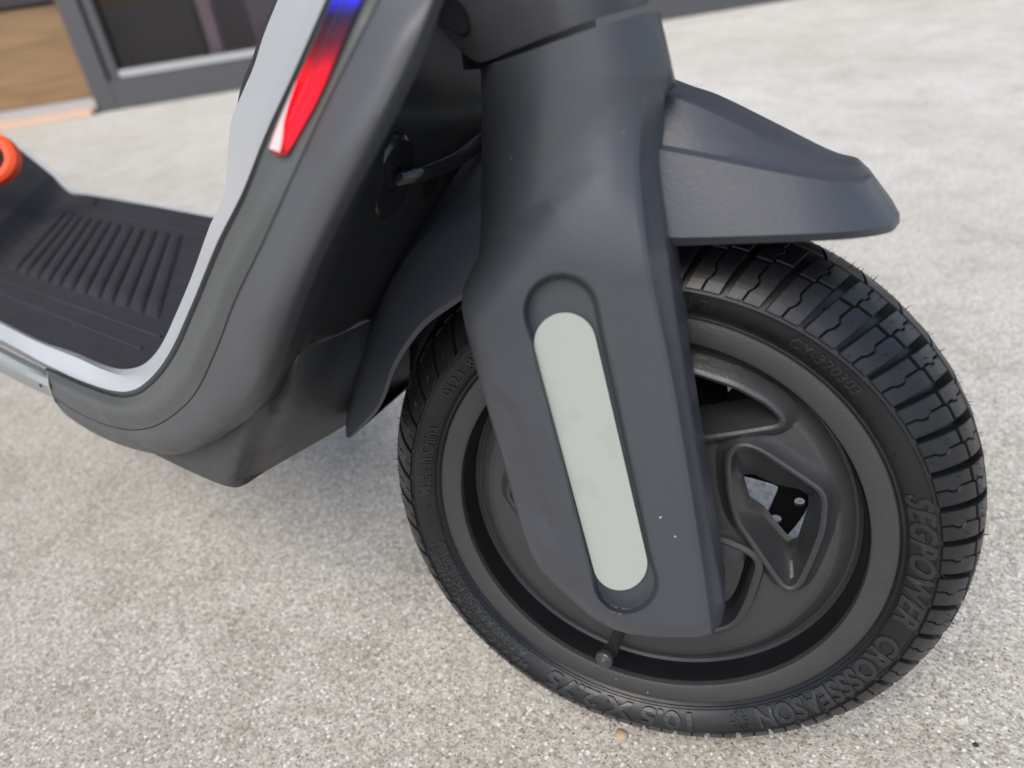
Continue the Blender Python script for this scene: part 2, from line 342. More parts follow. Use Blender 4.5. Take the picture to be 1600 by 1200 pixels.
# ---------------- body: one long side panel bent from the deck up to the steering head
S0 = [(-70,463,.138),(0,498,.137),(60,528,.136),(120,552,.135),(165,571,.135),(195,577,.135),(225,569,.136),(250,542,.137),(275,490,.14),(300,430,.145),(328,352,.155),(337,334,.16),(350,301,.165),(355,259,.175),(357,224,.182),(362,186,.19),(371,163,.195),(383,135,.2),(396,105,.2),(412,55,.2),(434,0,.2),(455,-50,.2)]
S1 = [(-70,470,.131),(0,505,.13),(60,535,.129),(120,559,.128),(165,579,.128),(197,587,.128),(232,578,.128),(262,545,.128),(290,485,.13),(330,397,.133),(379,280,.143),(400,215,.152),(425,150,.16),(455,80,.165),(480,20,.168),(490,0,.17),(512,-50,.172)]
S15 = [(-70,500,.121),(0,530,.121),(66,566,.121),(130,596,.12),(189,612,.12),(222,602,.12),(260,559,.121),(298,479,.123),(340,377,.127),(378,301,.132),(415,208,.139),(460,110,.146),(509,-1,.153),(532,-53,.156)]
S2 = [(-70,504,.1235),(0,538,.1235),(70,574,.1235),(133,603,.1225),(189,619,.1225),(224,609,.1225),(266,563,.1235),(304,482,.1255),(346,380,.1295),(383,305,.1345),(420,210,.1415),(465,112,.1485),(514,0,.1555),(537,-52,.1585)]
def shift(L, dy=0, k=0, du=0, dv=0): return [(u + du, v + dv, y + dy) for u, v, y in L][k:]
trim = loft('side_trim', [S0, S1, S15, S2], M['silver'], sc, n=150, across=6, angle=28)
tag(trim, 'silver trim line along deck edge and stem')
Sd = [(371,164,.197),(373,150,.205),(381,122,.215),(392,96,.215),(408,50,.215),(428,0,.215),(448,-50,.215)]
loft('inner_panel', [Sd, shift(S0, .002, 16)], M['black'], sc, n=30, across=4)
P0 = [(73,577,.117),(133,604,.1155),(189,620.5,.1155),(225.5,610,.1155),(268,563,.1165),(306,482,.1185),(348,381,.1225),(385,306,.1275),(422,211,.1345),(467,113,.1415),(516,1,.1485),(539,-51,.1515)]
P00 = shift(P0, .009)
Pm = [(76,597,.110),(124,622,.108),(179,642,.107),(218,641,.107),(240,635,.107),(285,591,.108),(321,515,.110),(357,424,.114),(397,343,.119),(442,237,.127),(488,137,.134),(537,32,.141),(565,-26,.145),(577,-51,.147)]
Pm = shift(Pm, .0013)
P1 = [(80,616,.112),(115,640,.110),(168,664,.109),(210,671,.109),(252,660,.109),(301,618,.110),(336,548,.112),(367,467,.115),(409,380,.120),(462,262,.128),(510,160,.135),(560,60,.142),(590,0,.147),(615,-50,.15)]
P1b = [(82,618,.118),(115,641,.117),(168,665,.116),(210,672,.116),(252,661,.116),(302,618,.117),(337,548,.119),(368,467,.122),(410,380,.127),(463,262,.135),(511,160,.142),(561,60,.149),(591,0,.154),(616,-50,.157)]
Pq = [((a[0] * 3 + c_[0]) / 4, (a[1] * 3 + c_[1]) / 4, (a[2] + c_[2] * 1) / 2 - .0) for a, c_ in zip(catmull(P0, 60), catmull(Pm, 60))]
loft('stem_panel', [P00, P0, Pm, P1, P1b], M['trim_dark'], sc, n=150, across=8, angle=45, smooth_across=True, ends=(1, 1))
gap = tube('panel_gap', [ony(u + 1.3, v + .7, y + .0006) for u, v, y in catmull(P1, 60)], .00055, M['void'], sc, n=120, seg=8)
tube('panel_gap', [ony(u + .3, v + .3, y + .0004) for u, v, y in catmull(P0, 60)], .0009, M['void'], sc, n=120, seg=8)
Q0 = shift(P1, .0075, du=1.2, dv=.6); Q1 = shift(P1, .0002, du=2.2, dv=1.1)
Cc = [(83,621,.111),(110,644,.106),(160,673,.104),(210,686,.103),(256,686,.103),(300,668,.104),(345,625,.105),(378,575,.107),(412,500,.109),(465,365,.117),(530,235,.124),(580,145,.131),(625,60,.138),(652,0,.144),(674,-50,.147)]
Cd = [(84,624,.113),(108,648,.110),(158,679,.109),(210,697,.109),(258,703,.109),(302,692,.11),(350,660,.111),(393,615,.112),(425,550,.115),(485,405,.122),(552,270,.129),(603,170,.136),(650,70,.144),(676,0,.149),(697,-50,.152)]
Fr = [(84,626,.118),(105,650,.118),(157,682,.118),(210,702,.118),(259,711,.118),(301,704,.119),(350,680,.12),(402,640,.122),(436,580,.125),(497,420,.133),(563,287,.14),(615,190,.148),(664,85,.156),(692,0,.161),(712,-50,.164)]
loft('side_panel', [Q0, Q1, shift(Cc, .0048), shift(Cd, .0010), Fr], M['panel'], sc, n=150, across=8, angle=45, smooth_across=True, ends=(1, 0))
# far twin of the side panels, so the stem is closed from other sides
YM = .235
def far_side(lines, name, m, n=60):
    G = []
    for l in lines:
        p = np.array([ony(*q) for q in catmull(l, n)]); p[:, 1] = 2 * YM - p[:, 1]; p[:, 0] -= .09 * sstep(p[:, 2], .28, .345); G.append(p)
    return sheet(name, np.transpose(np.array(G), (1, 0, 2)), m, sc, 40)
far_side([P00, P0, P1, Cc, Fr], 'side_panel', M['panel'])
# black front face of the stem, running across to the far panel
k0 = 6
FrL = np.array([ony(*q) for q in catmull(Fr[k0:], 70)])
G = []
for ip, p in enumerate(FrL):
    row = []; dpt = .006 + .030 * ip / 70; wz = 1; bk_ = .09 * float(sstep(p[2], .28, .345))
    for t in np.linspace(0, 1, 25):
        q = p.copy(); q[1] = p[1] + t * (2 * YM - 2 * p[1]) * wz; bul = -dpt * (sstep(t, .0, .30) - sstep(t, .70, 1.0)) - .004 * (sstep(t, .06, .09) - sstep(t, .91, .94)); q[0] += bul - bk_ * t**.8; q[2] -= bul * .35
        row.append(q)
    G.append(row)
stem_front = sheet('stem_front', G, M['black'], sc, 30)
def proj(p): d_ = RM.T @ (np.asarray(p) - CAM); return np.array([d_[0] / d_[2] * F_PX + 800, d_[1] / d_[2] * F_PX + 600])
FG = np.array(G); FGP = np.array([[proj(p) for p in r_] for r_ in FG])
def on_front(u, v, lift=0):
    dd = np.hypot(FGP[..., 0] - u, FGP[..., 1] - v); i, j = np.unravel_index(dd.argmin(), dd.shape); i = min(max(i, 1), FG.shape[0] - 2); j = min(max(j, 1), FG.shape[1] - 2)
    nn = np.cross(FG[i + 1, j] - FG[i - 1, j], FG[i, j + 1] - FG[i, j - 1]); nn /= np.linalg.norm(nn); p = FG[i, j]
    if nn @ (CAM - p) < 0: nn = -nn
    r = ray(u, v); t = ((p - CAM) @ nn) / (r @ nn); return CAM + t * r + nn * lift, nn

# silver tube of the deck rail
T0 = [(-70,507,.126),(0,541,.126),(30,556,.126),(72,577,.126)]
T1 = [(-70,517,.112),(0,551,.112),(30,567,.112),(74,590,.112)]
T2 = [(-70,533,.109),(0,566,.109),(30,581,.109),(76,605,.109)]
T3 = [(-70,548,.118),(0,581,.118),(30,597,.118),(79,620,.118)]
rail = loft('deck_rail', [T0, T1, T2, T3], M['silver_tube'], sc, n=30, across=8, smooth_across=True)
p = ony(64, 602, .1095); tube('screw_hole', [p + np.array([0, -.0006, 0]), p + np.array([0, .003, 0])], .0011, M['void'], rail, n=4)

# battery casing below the stem
p0 = ony(361, 762, .124); X0 = p0[0]
print('casing corner', p0, [onx(541, 659, X0 + d) for d in (-.01, 0, .01, .02)])
def boxline(uv, pts): return pts
def cas(u, v, s): return ony(u, v, s)
ca = [[(180,690,.128),(200,694,.128),(225,700,.128),(240,709,.128)],
      [(260,680,.125),(275,700,.125),(290,720,.124),(300,738,.124)],
      [(375,640,.124),(365,690,.123),(352,730,.122),(345,757,.122)],
      [(405,610,.125),(392,670,.124),(377,725,.124),(366,762,.124)],
      [(432,590,.132),(415,665,.131),(393,715,.131),(381,758,.130)],
      ]
rows = [catmull([ony(*q) for q in l], 24) for l in ca]
xs = rows[-1]
for k, uv in enumerate([[(470,551),(455,620),(435,680),(421,733)], [(540,519),(530,580),(520,640),(512,681)], [(640,470),(640,520),(640,565),(640,603)]]):
    xt = on_front(min(uv[0][0], 560), uv[0][1] if uv[0][0] < 600 else 505)[0][0] + .001; l = []
    for i, (u, v) in enumerate(uv):
        f_ = (i / 3)**.8; xb = xs[int(i * 23 / 3)][0] + .004 * (k + 1); l.append(onx(u, v, xt * (1 - f_) + xb * f_))
    rows.append(catmull(l, 24))
G = np.transpose(np.array(rows), (1, 0, 2)); G2 = [catmull(r, 56) for r in G]
casing = sheet('battery_casing', G2, M['casing'], sc, 60)
# feet on the casing's lower edge
for (u0, v0, u1, v1) in ((381, 758, 419, 734), (503, 685, 522, 674)):
    a = onx(u0, v0, xs[-1][0] + .003); b_ = onx(u1, v1, xs[-1][0] + .006)
    mid = (a + b_) / 2 + np.array([-.004, 0, .0022])
    L_ = np.linalg.norm(b_ - a); bm = box_bm((-.004, -L_ / 2, -.003), (.004, L_ / 2, .004)); bmesh.ops.bevel(bm, geom=bm.edges[:], offset=.001, segments=2, affect='EDGES')
    for q in bm.verts: q.co = q.co + Vector(mid)
    finish('foot', bm, M['casing'], casing)
# clip on the casing
p = onx(447, 585, xs[8][0] + .001); tube('clip', [p + np.array([-.002, -.004, -.002]), p + np.array([.001, .0, .001]), p + np.array([-.002, .004, .003])], .0016, M['casing'], casing, n=12)

# ---------------- deck mat
ZD = .187
far_edge = [(360,345),(335,340),(240,322),(130,302)]
near_edge = [(300,640),(195,590),(120,556),(0,500),(-80,462)]
bm = bmesh.new()
poly = [onz(420,355,ZD), onz(335,340,ZD), onz(240,322,ZD), onz(135,304,ZD), onz(118,303,ZD), onz(103,314,ZD), onz(45,380,ZD), onz(0,425,ZD), onz(-90,510,ZD), onz(-90,455,ZD) ]
near = [onz(0,500,ZD), onz(120,560,ZD), onz(200,590,ZD), onz(300,620,ZD), onz(420,500,ZD)]
poly = poly[:8] + [onz(-30,452,ZD), onz(-40,500,ZD)] + near
top = [bm.verts.new(tuple(q)) for q in poly]; bot = [bm.verts.new((q[0], q[1], q[2] - .008)) for q in poly]
bm.faces.new(top); bm.faces.new(bot[::-1])
for i in range(len(top)): bm.faces.new((top[i], bot[i], bot[(i + 1) % len(top)], top[(i + 1) % len(top)]))
deck = finish('deck_mat', bm, M['mat'], sc, smooth=False); tag(deck, 'black rubber deck mat with slanting ribs')
gb = [(250,500.8),(224,493),(201,483),(176.8,476),(155.8,469),(134.8,462),(113.8,456),(95,449),(77,444),(59.5,438),(42,432),(25,427),(9,421)]
gt = [(288,366),(268.8,362),(249.5,358.8),(230,356),(212.8,353),(193.5,349.5),(177.8,346),(162,343),(148,340),(133,336.5),(122,333),(110,330),(99,327)]
for k in range(12):
    a0, a1, b0, b1 = onz(*gb[k], ZD), onz(*gb[k + 1], ZD), onz(*gt[k], ZD), onz(*gt[k + 1], ZD); G = []
    for t in np.linspace(0, 1, 15):
        l = a0 + (b0 - a0) * t; r = a1 + (b1 - a1) * t; c_ = (l + r) / 2; hw = (r - l) / 2 * .93; h = .0032 * min(1, math.sqrt(max(0, min(t, 1 - t)) / .04))
        G.append([c_ + hw * s + np.array([0, 0, h * (1 - abs(s)**3)**.6 - .0004]) for s in np.linspace(-1, 1, 11)])
    sheet('rib', G, M['mat'], deck, 50)
for pa, pb, r_ in (((-30, 425), (252, 527), .0011), ((-30, 446), (222, 546), .0010), ((335, 372), (105, 322), .0011), ((352, 358), (150, 316), .0008)):
    a, b_ = onz(*pa, ZD), onz(*pb, ZD); tube('raised_line', [a, (a + b_) / 2, b_], r_, M['mat'], deck, n=6, seg=10)
a, b_ = onz(152, 309, ZD + .0006), onz(147, 320, ZD + .0006); tube('notch', [a, (a + b_) / 2, b_], .0008, M['void'], deck, n=4)
# rear rise of the deck with its fine grooves
fa = [onz(-60,485,ZD), onz(0,425,ZD), onz(45,380,ZD), onz(80,341,ZD), onz(103,314,ZD), onz(118,303,ZD)]
top_far = ony(37, 238, fa[-1][1] + .0)
dv = top_far - fa[-1]
G = []
for p in catmull(fa, 60):
    row = [p + dv * 1.25 * t + np.array([0, 0, -.006 * math.sin(math.pi * min(t * 3, 1)) * 1]) for t in np.linspace(0, 1, 60)]
    G.append(row)
G = np.array(G)
for i in range(60):
    for j in range(60): G[i, j, 2] += .00045 * (1 if (i * 1.0) % 4 < 2 else 0) * min(1, j / 3)
rise = sheet('tail_rise', G, M['mat'], sc, 30, thick=.006); tag(rise, 'finely grooved rubber slope at the rear of the deck')
# far silver lip of the deck
far = [fa[-1] + dv * 1.25, fa[-1] + dv * .5, fa[-1] + dv * .12, onz(135, 304, ZD), onz(240, 322, ZD), onz(345, 341, ZD)]
tube('far_trim', [q + np.array([0, .003, -.002]) for q in far], .0026, M['silver'], sc, n=40, seg=10)
# orange ring at the tail
rp = ony(-24, 249, fa[-1][1] - .09); cxv, cyv = RM[:, 0], RM[:, 1]
G = []
dd = np.linalg.norm(rp - CAM); k_ = dd / math.hypot(F_PX, 900) * .97
ringn = np.cross(cxv, cyv)
for q in np.linspace(0, 2 * math.pi, 64, endpoint=False):
    ce, se = math.cos(q), math.sin(q); row = []
    for (rr, dz) in ((1, -.35), (1, .35), (.88, .6), (.70, .5), (.62, .2), (.62, -.3), (.75, -.6)):
        row.append(rp + k_ * ((56 * ce) * rr * cxv + 45 * se * rr * cyv) - ringn * dz * .012)
    G.append(row)
bm = grid_bm(G, closed_u=True, closed_v=True)
tag(finish('tail_ring', bm, M['orange'], sc, 40), 'orange ring at the tail end of the deck')

# ---------------- lamp strip in the stem
PPT = []
_a, _b, _c = [catmull(l, 150) for l in (P0, Pm, P1)]
for x_, y_, z_ in zip(_a, _b, _c):
    for t_ in np.linspace(0, 1, 13): PPT.append(x_ * (1 - t_) + y_ * t_)
    for t_ in np.linspace(.08, 1, 12): PPT.append(y_ * (1 - t_) + z_ * t_)
PPT = np.array(PPT)
def panel_y(u, v):
    dd = np.hypot(PPT[:, 0] - u, PPT[:, 1] - v); k = dd.argsort()[:4]; w_ = 1 / (dd[k] + .5); return float((PPT[k, 2] * w_).sum() / w_.sum())
Lb = [(419,233,.1325),(437,186,.1365),(478,94,.1425),(494,57,.1445),(520,-4,.149),(540,-50,.152)]
Lm = [(432,243,.1275),(452,190,.1315),(488,110,.1375),(512,55,.1415),(535,3,.1452),(557,-48,.148)]
Lf = [(447,243,.1265),(464,212,.129),(494,157,.1328),(534,69,.139),(563,4,.1435),(588,-50,.147)]
def on_panel(L_, lift): return [(u, v, panel_y(u, v) - lift) for u, v, y in L_]
Lb, Lm, Lf = on_panel(Lb, .0012), on_panel(Lm, .0030), on_panel(Lf, .0012)
m, nt, b, sp = LENS_RAMP
z0, z1 = ony(430, 235, .13)[2], ony(540, 0, .145)[2]
mr = nt.nodes.new('ShaderNodeMapRange'); mr.inputs[1].default_value = z0; mr.inputs[2].default_value = z1; nt.links.new(sp.outputs[2], mr.inputs[0])
r = ramp(nt, mr.outputs[0], [(0.0, (.25, .003, .008)), (.10, (.5, .002, .01)), (.52, (.5, .002, .01)), (.74, (.07, .006, .012)), (.90, (.02, .01, .03)), (.98, (.02, .02, .25)), (1, (.03, .03, .4))])
nt.links.new(r.outputs[0], b.inputs['Base Color'])
r2 = ramp(nt, mr.outputs[0], [(0.0, (.02, .0, .0)), (.10, (.9, .0, .008)), (.46, (.9, .0, .008)), (.66, (.04, .0, .0)), (.93, (.0, .0, .01)), (1, (.0, .0, .4))])
nt.links.new(r2.outputs[0], b.inputs['Emission Color']); b.inputs['Emission Strength'].default_value = .42
lamp = loft('lamp_strip', [shift(Lb, .006), Lb, Lm, Lf, shift(Lf, .006)], m, sc, n=60, across=6, angle=40)
tag(lamp, 'glowing strip lamp, red below and blue above')
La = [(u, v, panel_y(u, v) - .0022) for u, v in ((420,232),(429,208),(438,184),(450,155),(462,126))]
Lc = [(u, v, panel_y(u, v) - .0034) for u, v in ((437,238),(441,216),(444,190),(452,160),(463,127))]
loft('lens_glint', [La, Lc], M['lens_glint_white'], lamp, n=30, across=4)  # painted sky glint along the lens bevel
seam = [ony(*q) for q in catmull([(u, v, y - .0002) for u, v, y in Lm[1:]], 20)]
tube('lens_seam', seam, .00014, M['trim_dark'], lamp, n=30, seg=6)

# ---------------- steering head
arcb = [(655,-20,.0),(684,38,-.02),(708,68,-.035),(730,88,-.046),(752,97,-.052),(800,79,-.058),(850,59,-.061),(900,40,-.061),(950,24,-.056),(990,13,-.045),(1010,8,-.030),(1014,1,-.018)]
arct = [(u - 28 + (830 - u) * .02, v - 130, y) for u, v, y in arcb]
arcm = [((a[0] + c_[0]) / 2, (a[1] + c_[1]) / 2, a[2] - .001) for a, c_ in zip(arcb, arct)]
arci = [(u + (840 - u) * .03, v - 1, y + .006) for u, v, y in arcb]
head = loft('steering_head', [arci, arcb, arcm, arct], M['head'], sc, place=wy, n=90, across=6, angle=50)
cen = wy(880, 60, -.005)
bm = lathe([(.001, .055), (.040, .055), (.040, -.010), (.001, -.010)], 48)
for q in bm.verts:
    x, y, z = q.co; q.co = Vector(w2w(wloc(cen) + np.array([x * .60 - .013, z * .98, y * .8])))
finish('steering_bearing', bm, M['void'], head)
# recessed hole in the head
hc = [(690,36,-.0285),(686,26,-.024),(694,8,-.030),(700,-6,-.033),(712,0,-.038),(724,12,-.043),(731,30,-.0465),(732,42,-.0475),(724,52,-.044),(714,50,-.040),(702,43,-.034)]
from mathutils.bvhtree import BVHTree
def hit(o, u, v):
    me_ = o.data; t_ = BVHTree.FromPolygons([q.co for q in me_.vertices], [tuple(p.vertices) for p in me_.polygons]); r = Vector(ray(u, v)).normalized(); h = t_.ray_cast(Vector(CAM), r); return np.array(h[0] - r * .0004) if h[0] else wy(u, v, -.04)
_me = head.data; _bt = BVHTree.FromPolygons([q.co for q in _me.vertices], [tuple(p.vertices) for p in _me.polygons])
def hd(u, v): h_ = _bt.ray_cast(Vector(CAM), Vector(ray(u, v)).normalized()); return h_[3]
dl_ = [hd(u, v) for u, v, y in hc]; dl_ = [x for x in dl_]; last = next(x for x in dl_ if x); o3 = []
for (u, v, y), x in zip(hc, dl_):
    last = x or last; o3.append(CAM + ray(u, v) / np.linalg.norm(ray(u, v)) * (last - .0004))
o3 = o3; c3 = sum(o3) / len(o3)
G = []
vd = (CAM - c3) / np.linalg.norm(CAM - c3)
for s_, dp in ((1.12, -.0004), (1.05, .0011), (.97, .0012), (.90, .0008), (.45, .0016), (.02, .0020)):
    G.append([c3 + (p - c3) * s_ + vd * dp for p in catmull(o3 + [o3[0]], 41)[:-1]])
bm = grid_bm(G, closed_v=True); finish('cable_port', bm, M['port'], head, 60)

# ---------------- fork cover (right leg), a thick moulded shell
left = lin([(751,104),(753,180),(753,260),(752,330),(750,385),(746,405),(733,428),(723,452),(721,480),(727,512),(745,580),(765,650),(795,755),(815,830),(828,865),(845,893),(870,918),(900,945),(925,966),(940,975)], 280)
right = lin([(1025,17),(1035,55),(1048,110),(1056,133),(1054,138),(1041,142),(1036,150),(1037,190),(1035,225),(1030,245),(1033,290),(1043,385),(1060,500),(1088,680),(1110,810),(1131,930),(1133,950)], 280)
topc = lin([(751,104),(800,89),(850,71),(900,53),(950,36),(1000,22),(1025,17)], 201)
botc = lin([(940,975),(960,984),(985,991),(1030,996),(1090,996),(1112,991),(1126,975),(1133,950)], 201)
crease = [(735,585),(772,612),(802,640),(815,670),(845,770),(868,825),(872,850)]
bulge = [(722,440),(752,405),(800,360),(860,316),(930,285),(1000,262),(1060,245)]
facet = [(1022,-40),(1008,100),(1001,260),(1009,350),(1024,452),(1055,600),(1082,762),(1103,900),(1116,1000)]
sA, sB = np.array([883., 537.]), np.array([969., 880.])      # axis of the long recess
rA, rB = np.array([877., 487.]), np.array([978., 908.])
def recess(u, v):
    ax = rB - rA; t = ((np.array([u, v]) - rA) @ ax) / (ax @ ax); tc = min(max(t, 0), 1); c_ = rA + tc * ax; rad = 59 - 8 * tc
    return math.hypot(u - c_[0], v - c_[1]) / rad, t
def sdist(p, Q):
    a_, b_ = Q[:-1], Q[1:]; d_ = b_ - a_; t_ = np.clip(((p - a_) * d_).sum(1) / np.maximum((d_ * d_).sum(1), 1e-9), 0, 1); return np.hypot(*(a_ + d_ * t_[:, None] - p).T).min()
GY = []; GP = []
NU, NV = 201, 280
for i in range(NV):
    row = []; t = i / (NV - 1)
    for j in range(NU):
        s_ = j / (NU - 1)
        p = (1 - s_) * left[i] + s_ * right[i] + (1 - t) * topc[j] + t * botc[j] - ((1 - s_) * (1 - t) * left[0] + s_ * (1 - t) * right[0] + (1 - s_) * t * left[-1] + s_ * t * right[-1])
        u, v = p
        dl = sdist(p, left[::3]); dr = sdist(p, right[::3]); db = sdist(p, botc[::3])
        # crown: barrel shaped; leg: nearly flat face with a soft edge
        db_, sg = pl_dist((u, v), bulge); x = -sg * db_      # >0 above the line
        wd = 1 + 1.2 * float(sstep(u, 840, 1000)); k = float(sstep(x, -75 * wd, 60 * wd))
        lv = float(np.interp(v, left[:, 1], left[:, 0])); rv = float(np.interp(v, (17, 120, 300, 385, 500, 680, 810, 930), (1028, 1046, 1038, 1046, 1062, 1090, 1112, 1133))); s_ = min(max((u - lv) / (rv - lv), 0), 1)
        sc_ = (s_ - .42) / .58 if s_ > .42 else (s_ - .42) / .42
        ycrown = -.0668 + .022 * abs(sc_)**3.2
        yleg = -.0725 + .0045 * abs(s_ * 2 - 1)**2 - .001 * t
        y = ycrown * k + yleg * (1 - k) + .0009 * math.exp(-((x - 8) / 18)**2) * float(sstep(u, 735, 780) * (1 - sstep(u, 840, 960)))
        # facet on the front side
        df, sf = pl_dist((u, v), facet); xf = -sf * df
        fk = float(sstep(v, 90, 230)); y += (.00028 * float(max(0, xf + 3)) + .0015 * float(sstep(xf, -14, 10))) * fk
        # soft edges
        for dd, r_, a_ in ((dl, 26, .006), (db, 20, .004), (dr, 5, .0015)):
            q = 1 - min(dd / r_, 1); y += a_ * (1 - math.sqrt(max(0, 1 - q * q)))
        # crease on the rear edge
        dc, s2 = pl_dist((u, v), crease)
        fade = float(sstep(v, 580, 620) * (1 - sstep(v, 800, 860)))
        if v > 560 and v < 880: y += .0022 * fade * float(sstep(s2 * dc, -9, 9))
        # long recess
        q, tt = recess(u, v)
        if q < 1.15:
            y += .0058 * (1 - float(sstep(q, .84, 1.03)))
        row.append((u, v, y))
    GY.append(row)
G3 = np.array([[wy(*q) for q in r_] for r_ in GY])
def fork_shell(mirror):
    bm = bmesh.new(); W_ = []
    for r_ in G3:
        rr = []
        for p in r_:
            l = wloc(p); l[1] = -l[1] if mirror else l[1]; kq = .7 * float(sstep(l[2], .10, .165)) if mirror else 0; l[0] = l[0] * (1 - kq) - .018 * kq; l[1] *= 1 - .3 * kq; rr.append(bm.verts.new(tuple(w2w(l))))
        W_.append(rr)
    for i in range(NV - 1):
        for j in range(NU - 1): bm.faces.new((W_[i][j], W_[i + 1][j], W_[i + 1][j + 1], W_[i][j + 1]))
    ring = [W_[i][0] for i in range(NV)] + [W_[-1][j] for j in range(1, NU)] + [W_[i][-1] for i in range(NV - 2, -1, -1)] + [W_[0][j] for j in range(NU - 2, 0, -1)]
    prev = ring
    for st, (tgt, pull) in enumerate(((.4, .012), (1.0, .03))):
        cur = []
        for q, q0 in zip(prev, ring):
            l = wloc(np.array(q0.co)); c_ = np.array([-.012, 0, l[2]])
            yend = -.040 if l[2] < .10 else -.034 + .0
            ny = l[1] + (yend - l[1]) * tgt if not mirror else l[1] + (-yend - l[1]) * tgt
            l2 = np.array([l[0] + (c_[0] - l[0]) * pull, ny, l[2]])
            cur.append(bm.verts.new(tuple(w2w(l2))))
        for k in range(len(ring)): bm.faces.new((prev[k], cur[k], cur[(k + 1) % len(ring)], prev[(k + 1) % len(ring)]))
        prev = cur
    return finish('fork_cover', bm, M['fork'], sc, 34)
fork = fork_shell(False); tag(fork, 'slate fork cover with long recess')
fork2 = fork_shell(True)
# crown bridge above the tyre, joining both legs
bm = bmesh.new(); G = []
for y in np.linspace(-.04, .04, 9):
    G.append([w2w(np.array([-.030 + .020 * math.cos(a), y, .165 + .020 * math.sin(a)])) for a in np.linspace(0, 2 * math.pi, 24, endpoint=False)])
finish('fork_crown', grid_bm(G, closed_v=True), M['fork'], sc)
# reflector plate in the recess
def stadium(k, n=20):
    ax = (sB - sA) / np.linalg.norm(sB - sA); nn = np.array([-ax[1], ax[0]]); P_ = []
    r0, r1 = 49.0 * k, 43.0 * k
    for a in np.linspace(0, math.pi, n): P_.append(sB - nn * r1 * math.cos(a) + ax * r1 * math.sin(a))
    for a in np.linspace(0, math.pi, n): P_.append(sA + nn * r0 * math.cos(a) - ax * r0 * math.sin(a))
    return P_
bm = bmesh.new(); prev = None
for k, yy in ((1.0, -.0655), (1.0, -.0685), (.985, -.0690)):
    cur = [bm.verts.new(tuple(wy(q[0], q[1], yy))) for q in stadium(k)]
    if prev:
        for i in range(len(cur)): bm.faces.new((prev[i], prev[(i + 1) % len(cur)], cur[(i + 1) % len(cur)], cur[i]))
    prev = cur
bm.faces.new(prev)
tag(finish('reflector', bm, M['reflector'], fork, 30), 'pale grey green reflector strip')

# ---------------- front fender
R0 = [(1015,120,-.010),(1052,137,-.012),(1100,153,-.012),(1200,198,-.012),(1290,243,-.012),(1318,254,-.012),(1345,259,-.010),(1358,268,-.006)]
R05 = [(1015,128,-.022),(1050,143,-.023),(1100,160,-.023),(1200,208,-.022),(1280,247,-.020),(1320,264,-.018),(1345,270,-.014),(1360,271,-.008)]
R1 = [(1012,135,-.030),(1048,150,-.031),(1100,170,-.031),(1200,218,-.030),(1270,252,-.027),(1320,273,-.024),(1345,277,-.019),(1362,274,-.010)]
R2 = [(1010,222,-.040),(1040,227,-.041),(1100,238,-.041),(1200,258,-.039),(1270,271,-.036),(1320,280,-.031),(1345,281,-.024),(1363,275,-.011)]
R2b = [(1010,231,-.0445),(1040,236,-.0455),(1100,247,-.0455),(1200,267,-.043),(1270,279,-.040),(1320,286,-.035),(1347,286,-.027),(1365,278,-.012)]
R3 = [(1015,368,-.050),(1050,371,-.051),(1120,370,-.051),(1210,367,-.049),(1290,364,-.045),(1350,359,-.038),(1390,350,-.028),(1406,334,-.014)]
R4 = [(1015, 382, -0.047), (1050, 384, -0.048), (1120, 382, -0.048), (1210, 379, -0.046), (1290, 376, -0.042), (1350, 371, -0.035), (1393, 362, -0.0245), (1406, 348, -0.0105)]
R5 = [(1015, 377, -0.0425), (1050, 378, -0.0435), (1120, 376, -0.0435), (1210, 373, -0.0415), (1290, 370, -0.0375), (1350, 366, -0.0305), (1380, 358, -0.0205), (1398, 346, -0.0065)]
def fender(lines, name, n=70, across=6, angle=30):
    L3 = [[wloc(wy(*q)) for q in catmull(l, n)] for l in lines]; bm = bmesh.new()
    for mir in (1, -1):
        G = []
        for i in range(n):
            row = []
            for k in range(len(L3) - 1): row += list(np.linspace(L3[k][i], L3[k + 1][i], across, endpoint=False))
            row.append(L3[-1][i])
            if mir == 1: first = [w2w(r_) for r_ in row]
            G.append([w2w(np.array([r_[0], r_[1] * mir, r_[2]])) for r_ in row])
        grid_bm(G, bm)
        if mir == 1: GA = G
        else: GB = G
    # roof strip between the two halves and front cap
    n_ = len(GA); grid_bm([[GA[i][0], GB[i][0]] for i in range(n_)], bm)
    grid_bm([[a, b_] for a, b_ in zip(GA[-1], GB[-1])], bm)
    bmesh.ops.remove_doubles(bm, verts=bm.verts, dist=1e-6)
    return finish(name, bm, M['fender'], sc, angle)
fen = fender([R0, R05, R1, R2, R2b, R3, R4, R5], 'front_fender'); tag(fen, 'pointed slate fender in front of the fork')
E0 = [(800,150,-.010),(752,212,-.010),(700,290,-.010),(640,370,-.010),(600,440,-.011),(575,510,-.012),(552,600,-.014),(541,655,-.018),(540,681,-.022)]
E1 = [(800,262,-.030),(750,302,-.030),(690,346,-.030),(645,390,-.030),(606,455,-.030),(582,520,-.030),(556,602,-.030),(543,657,-.030),(541,682,-.030)]
E2 = [(800,275,-.034),(752,318,-.034),(700,357,-.034),(655,402,-.034),(614,466,-.034),(588,530,-.034),(560,606,-.033),(545,659,-.033),(542,683,-.032)]
E3 = [(800,400,-.046),(757,436,-.045),(700,473,-.045),(663,500,-.044),(634,535,-.043),(611,575,-.042),(598,615,-.041),(585,640,-.040),(545,684,-.036)]
E4 = [(800,408,-.0455),(757,444,-.0445),(705,480,-.0445),(669,506,-.0435),(640,540,-.0425),(617,579,-.0415),(603,618,-.0405),(588,645,-.0395),(547,685,-.0355)]
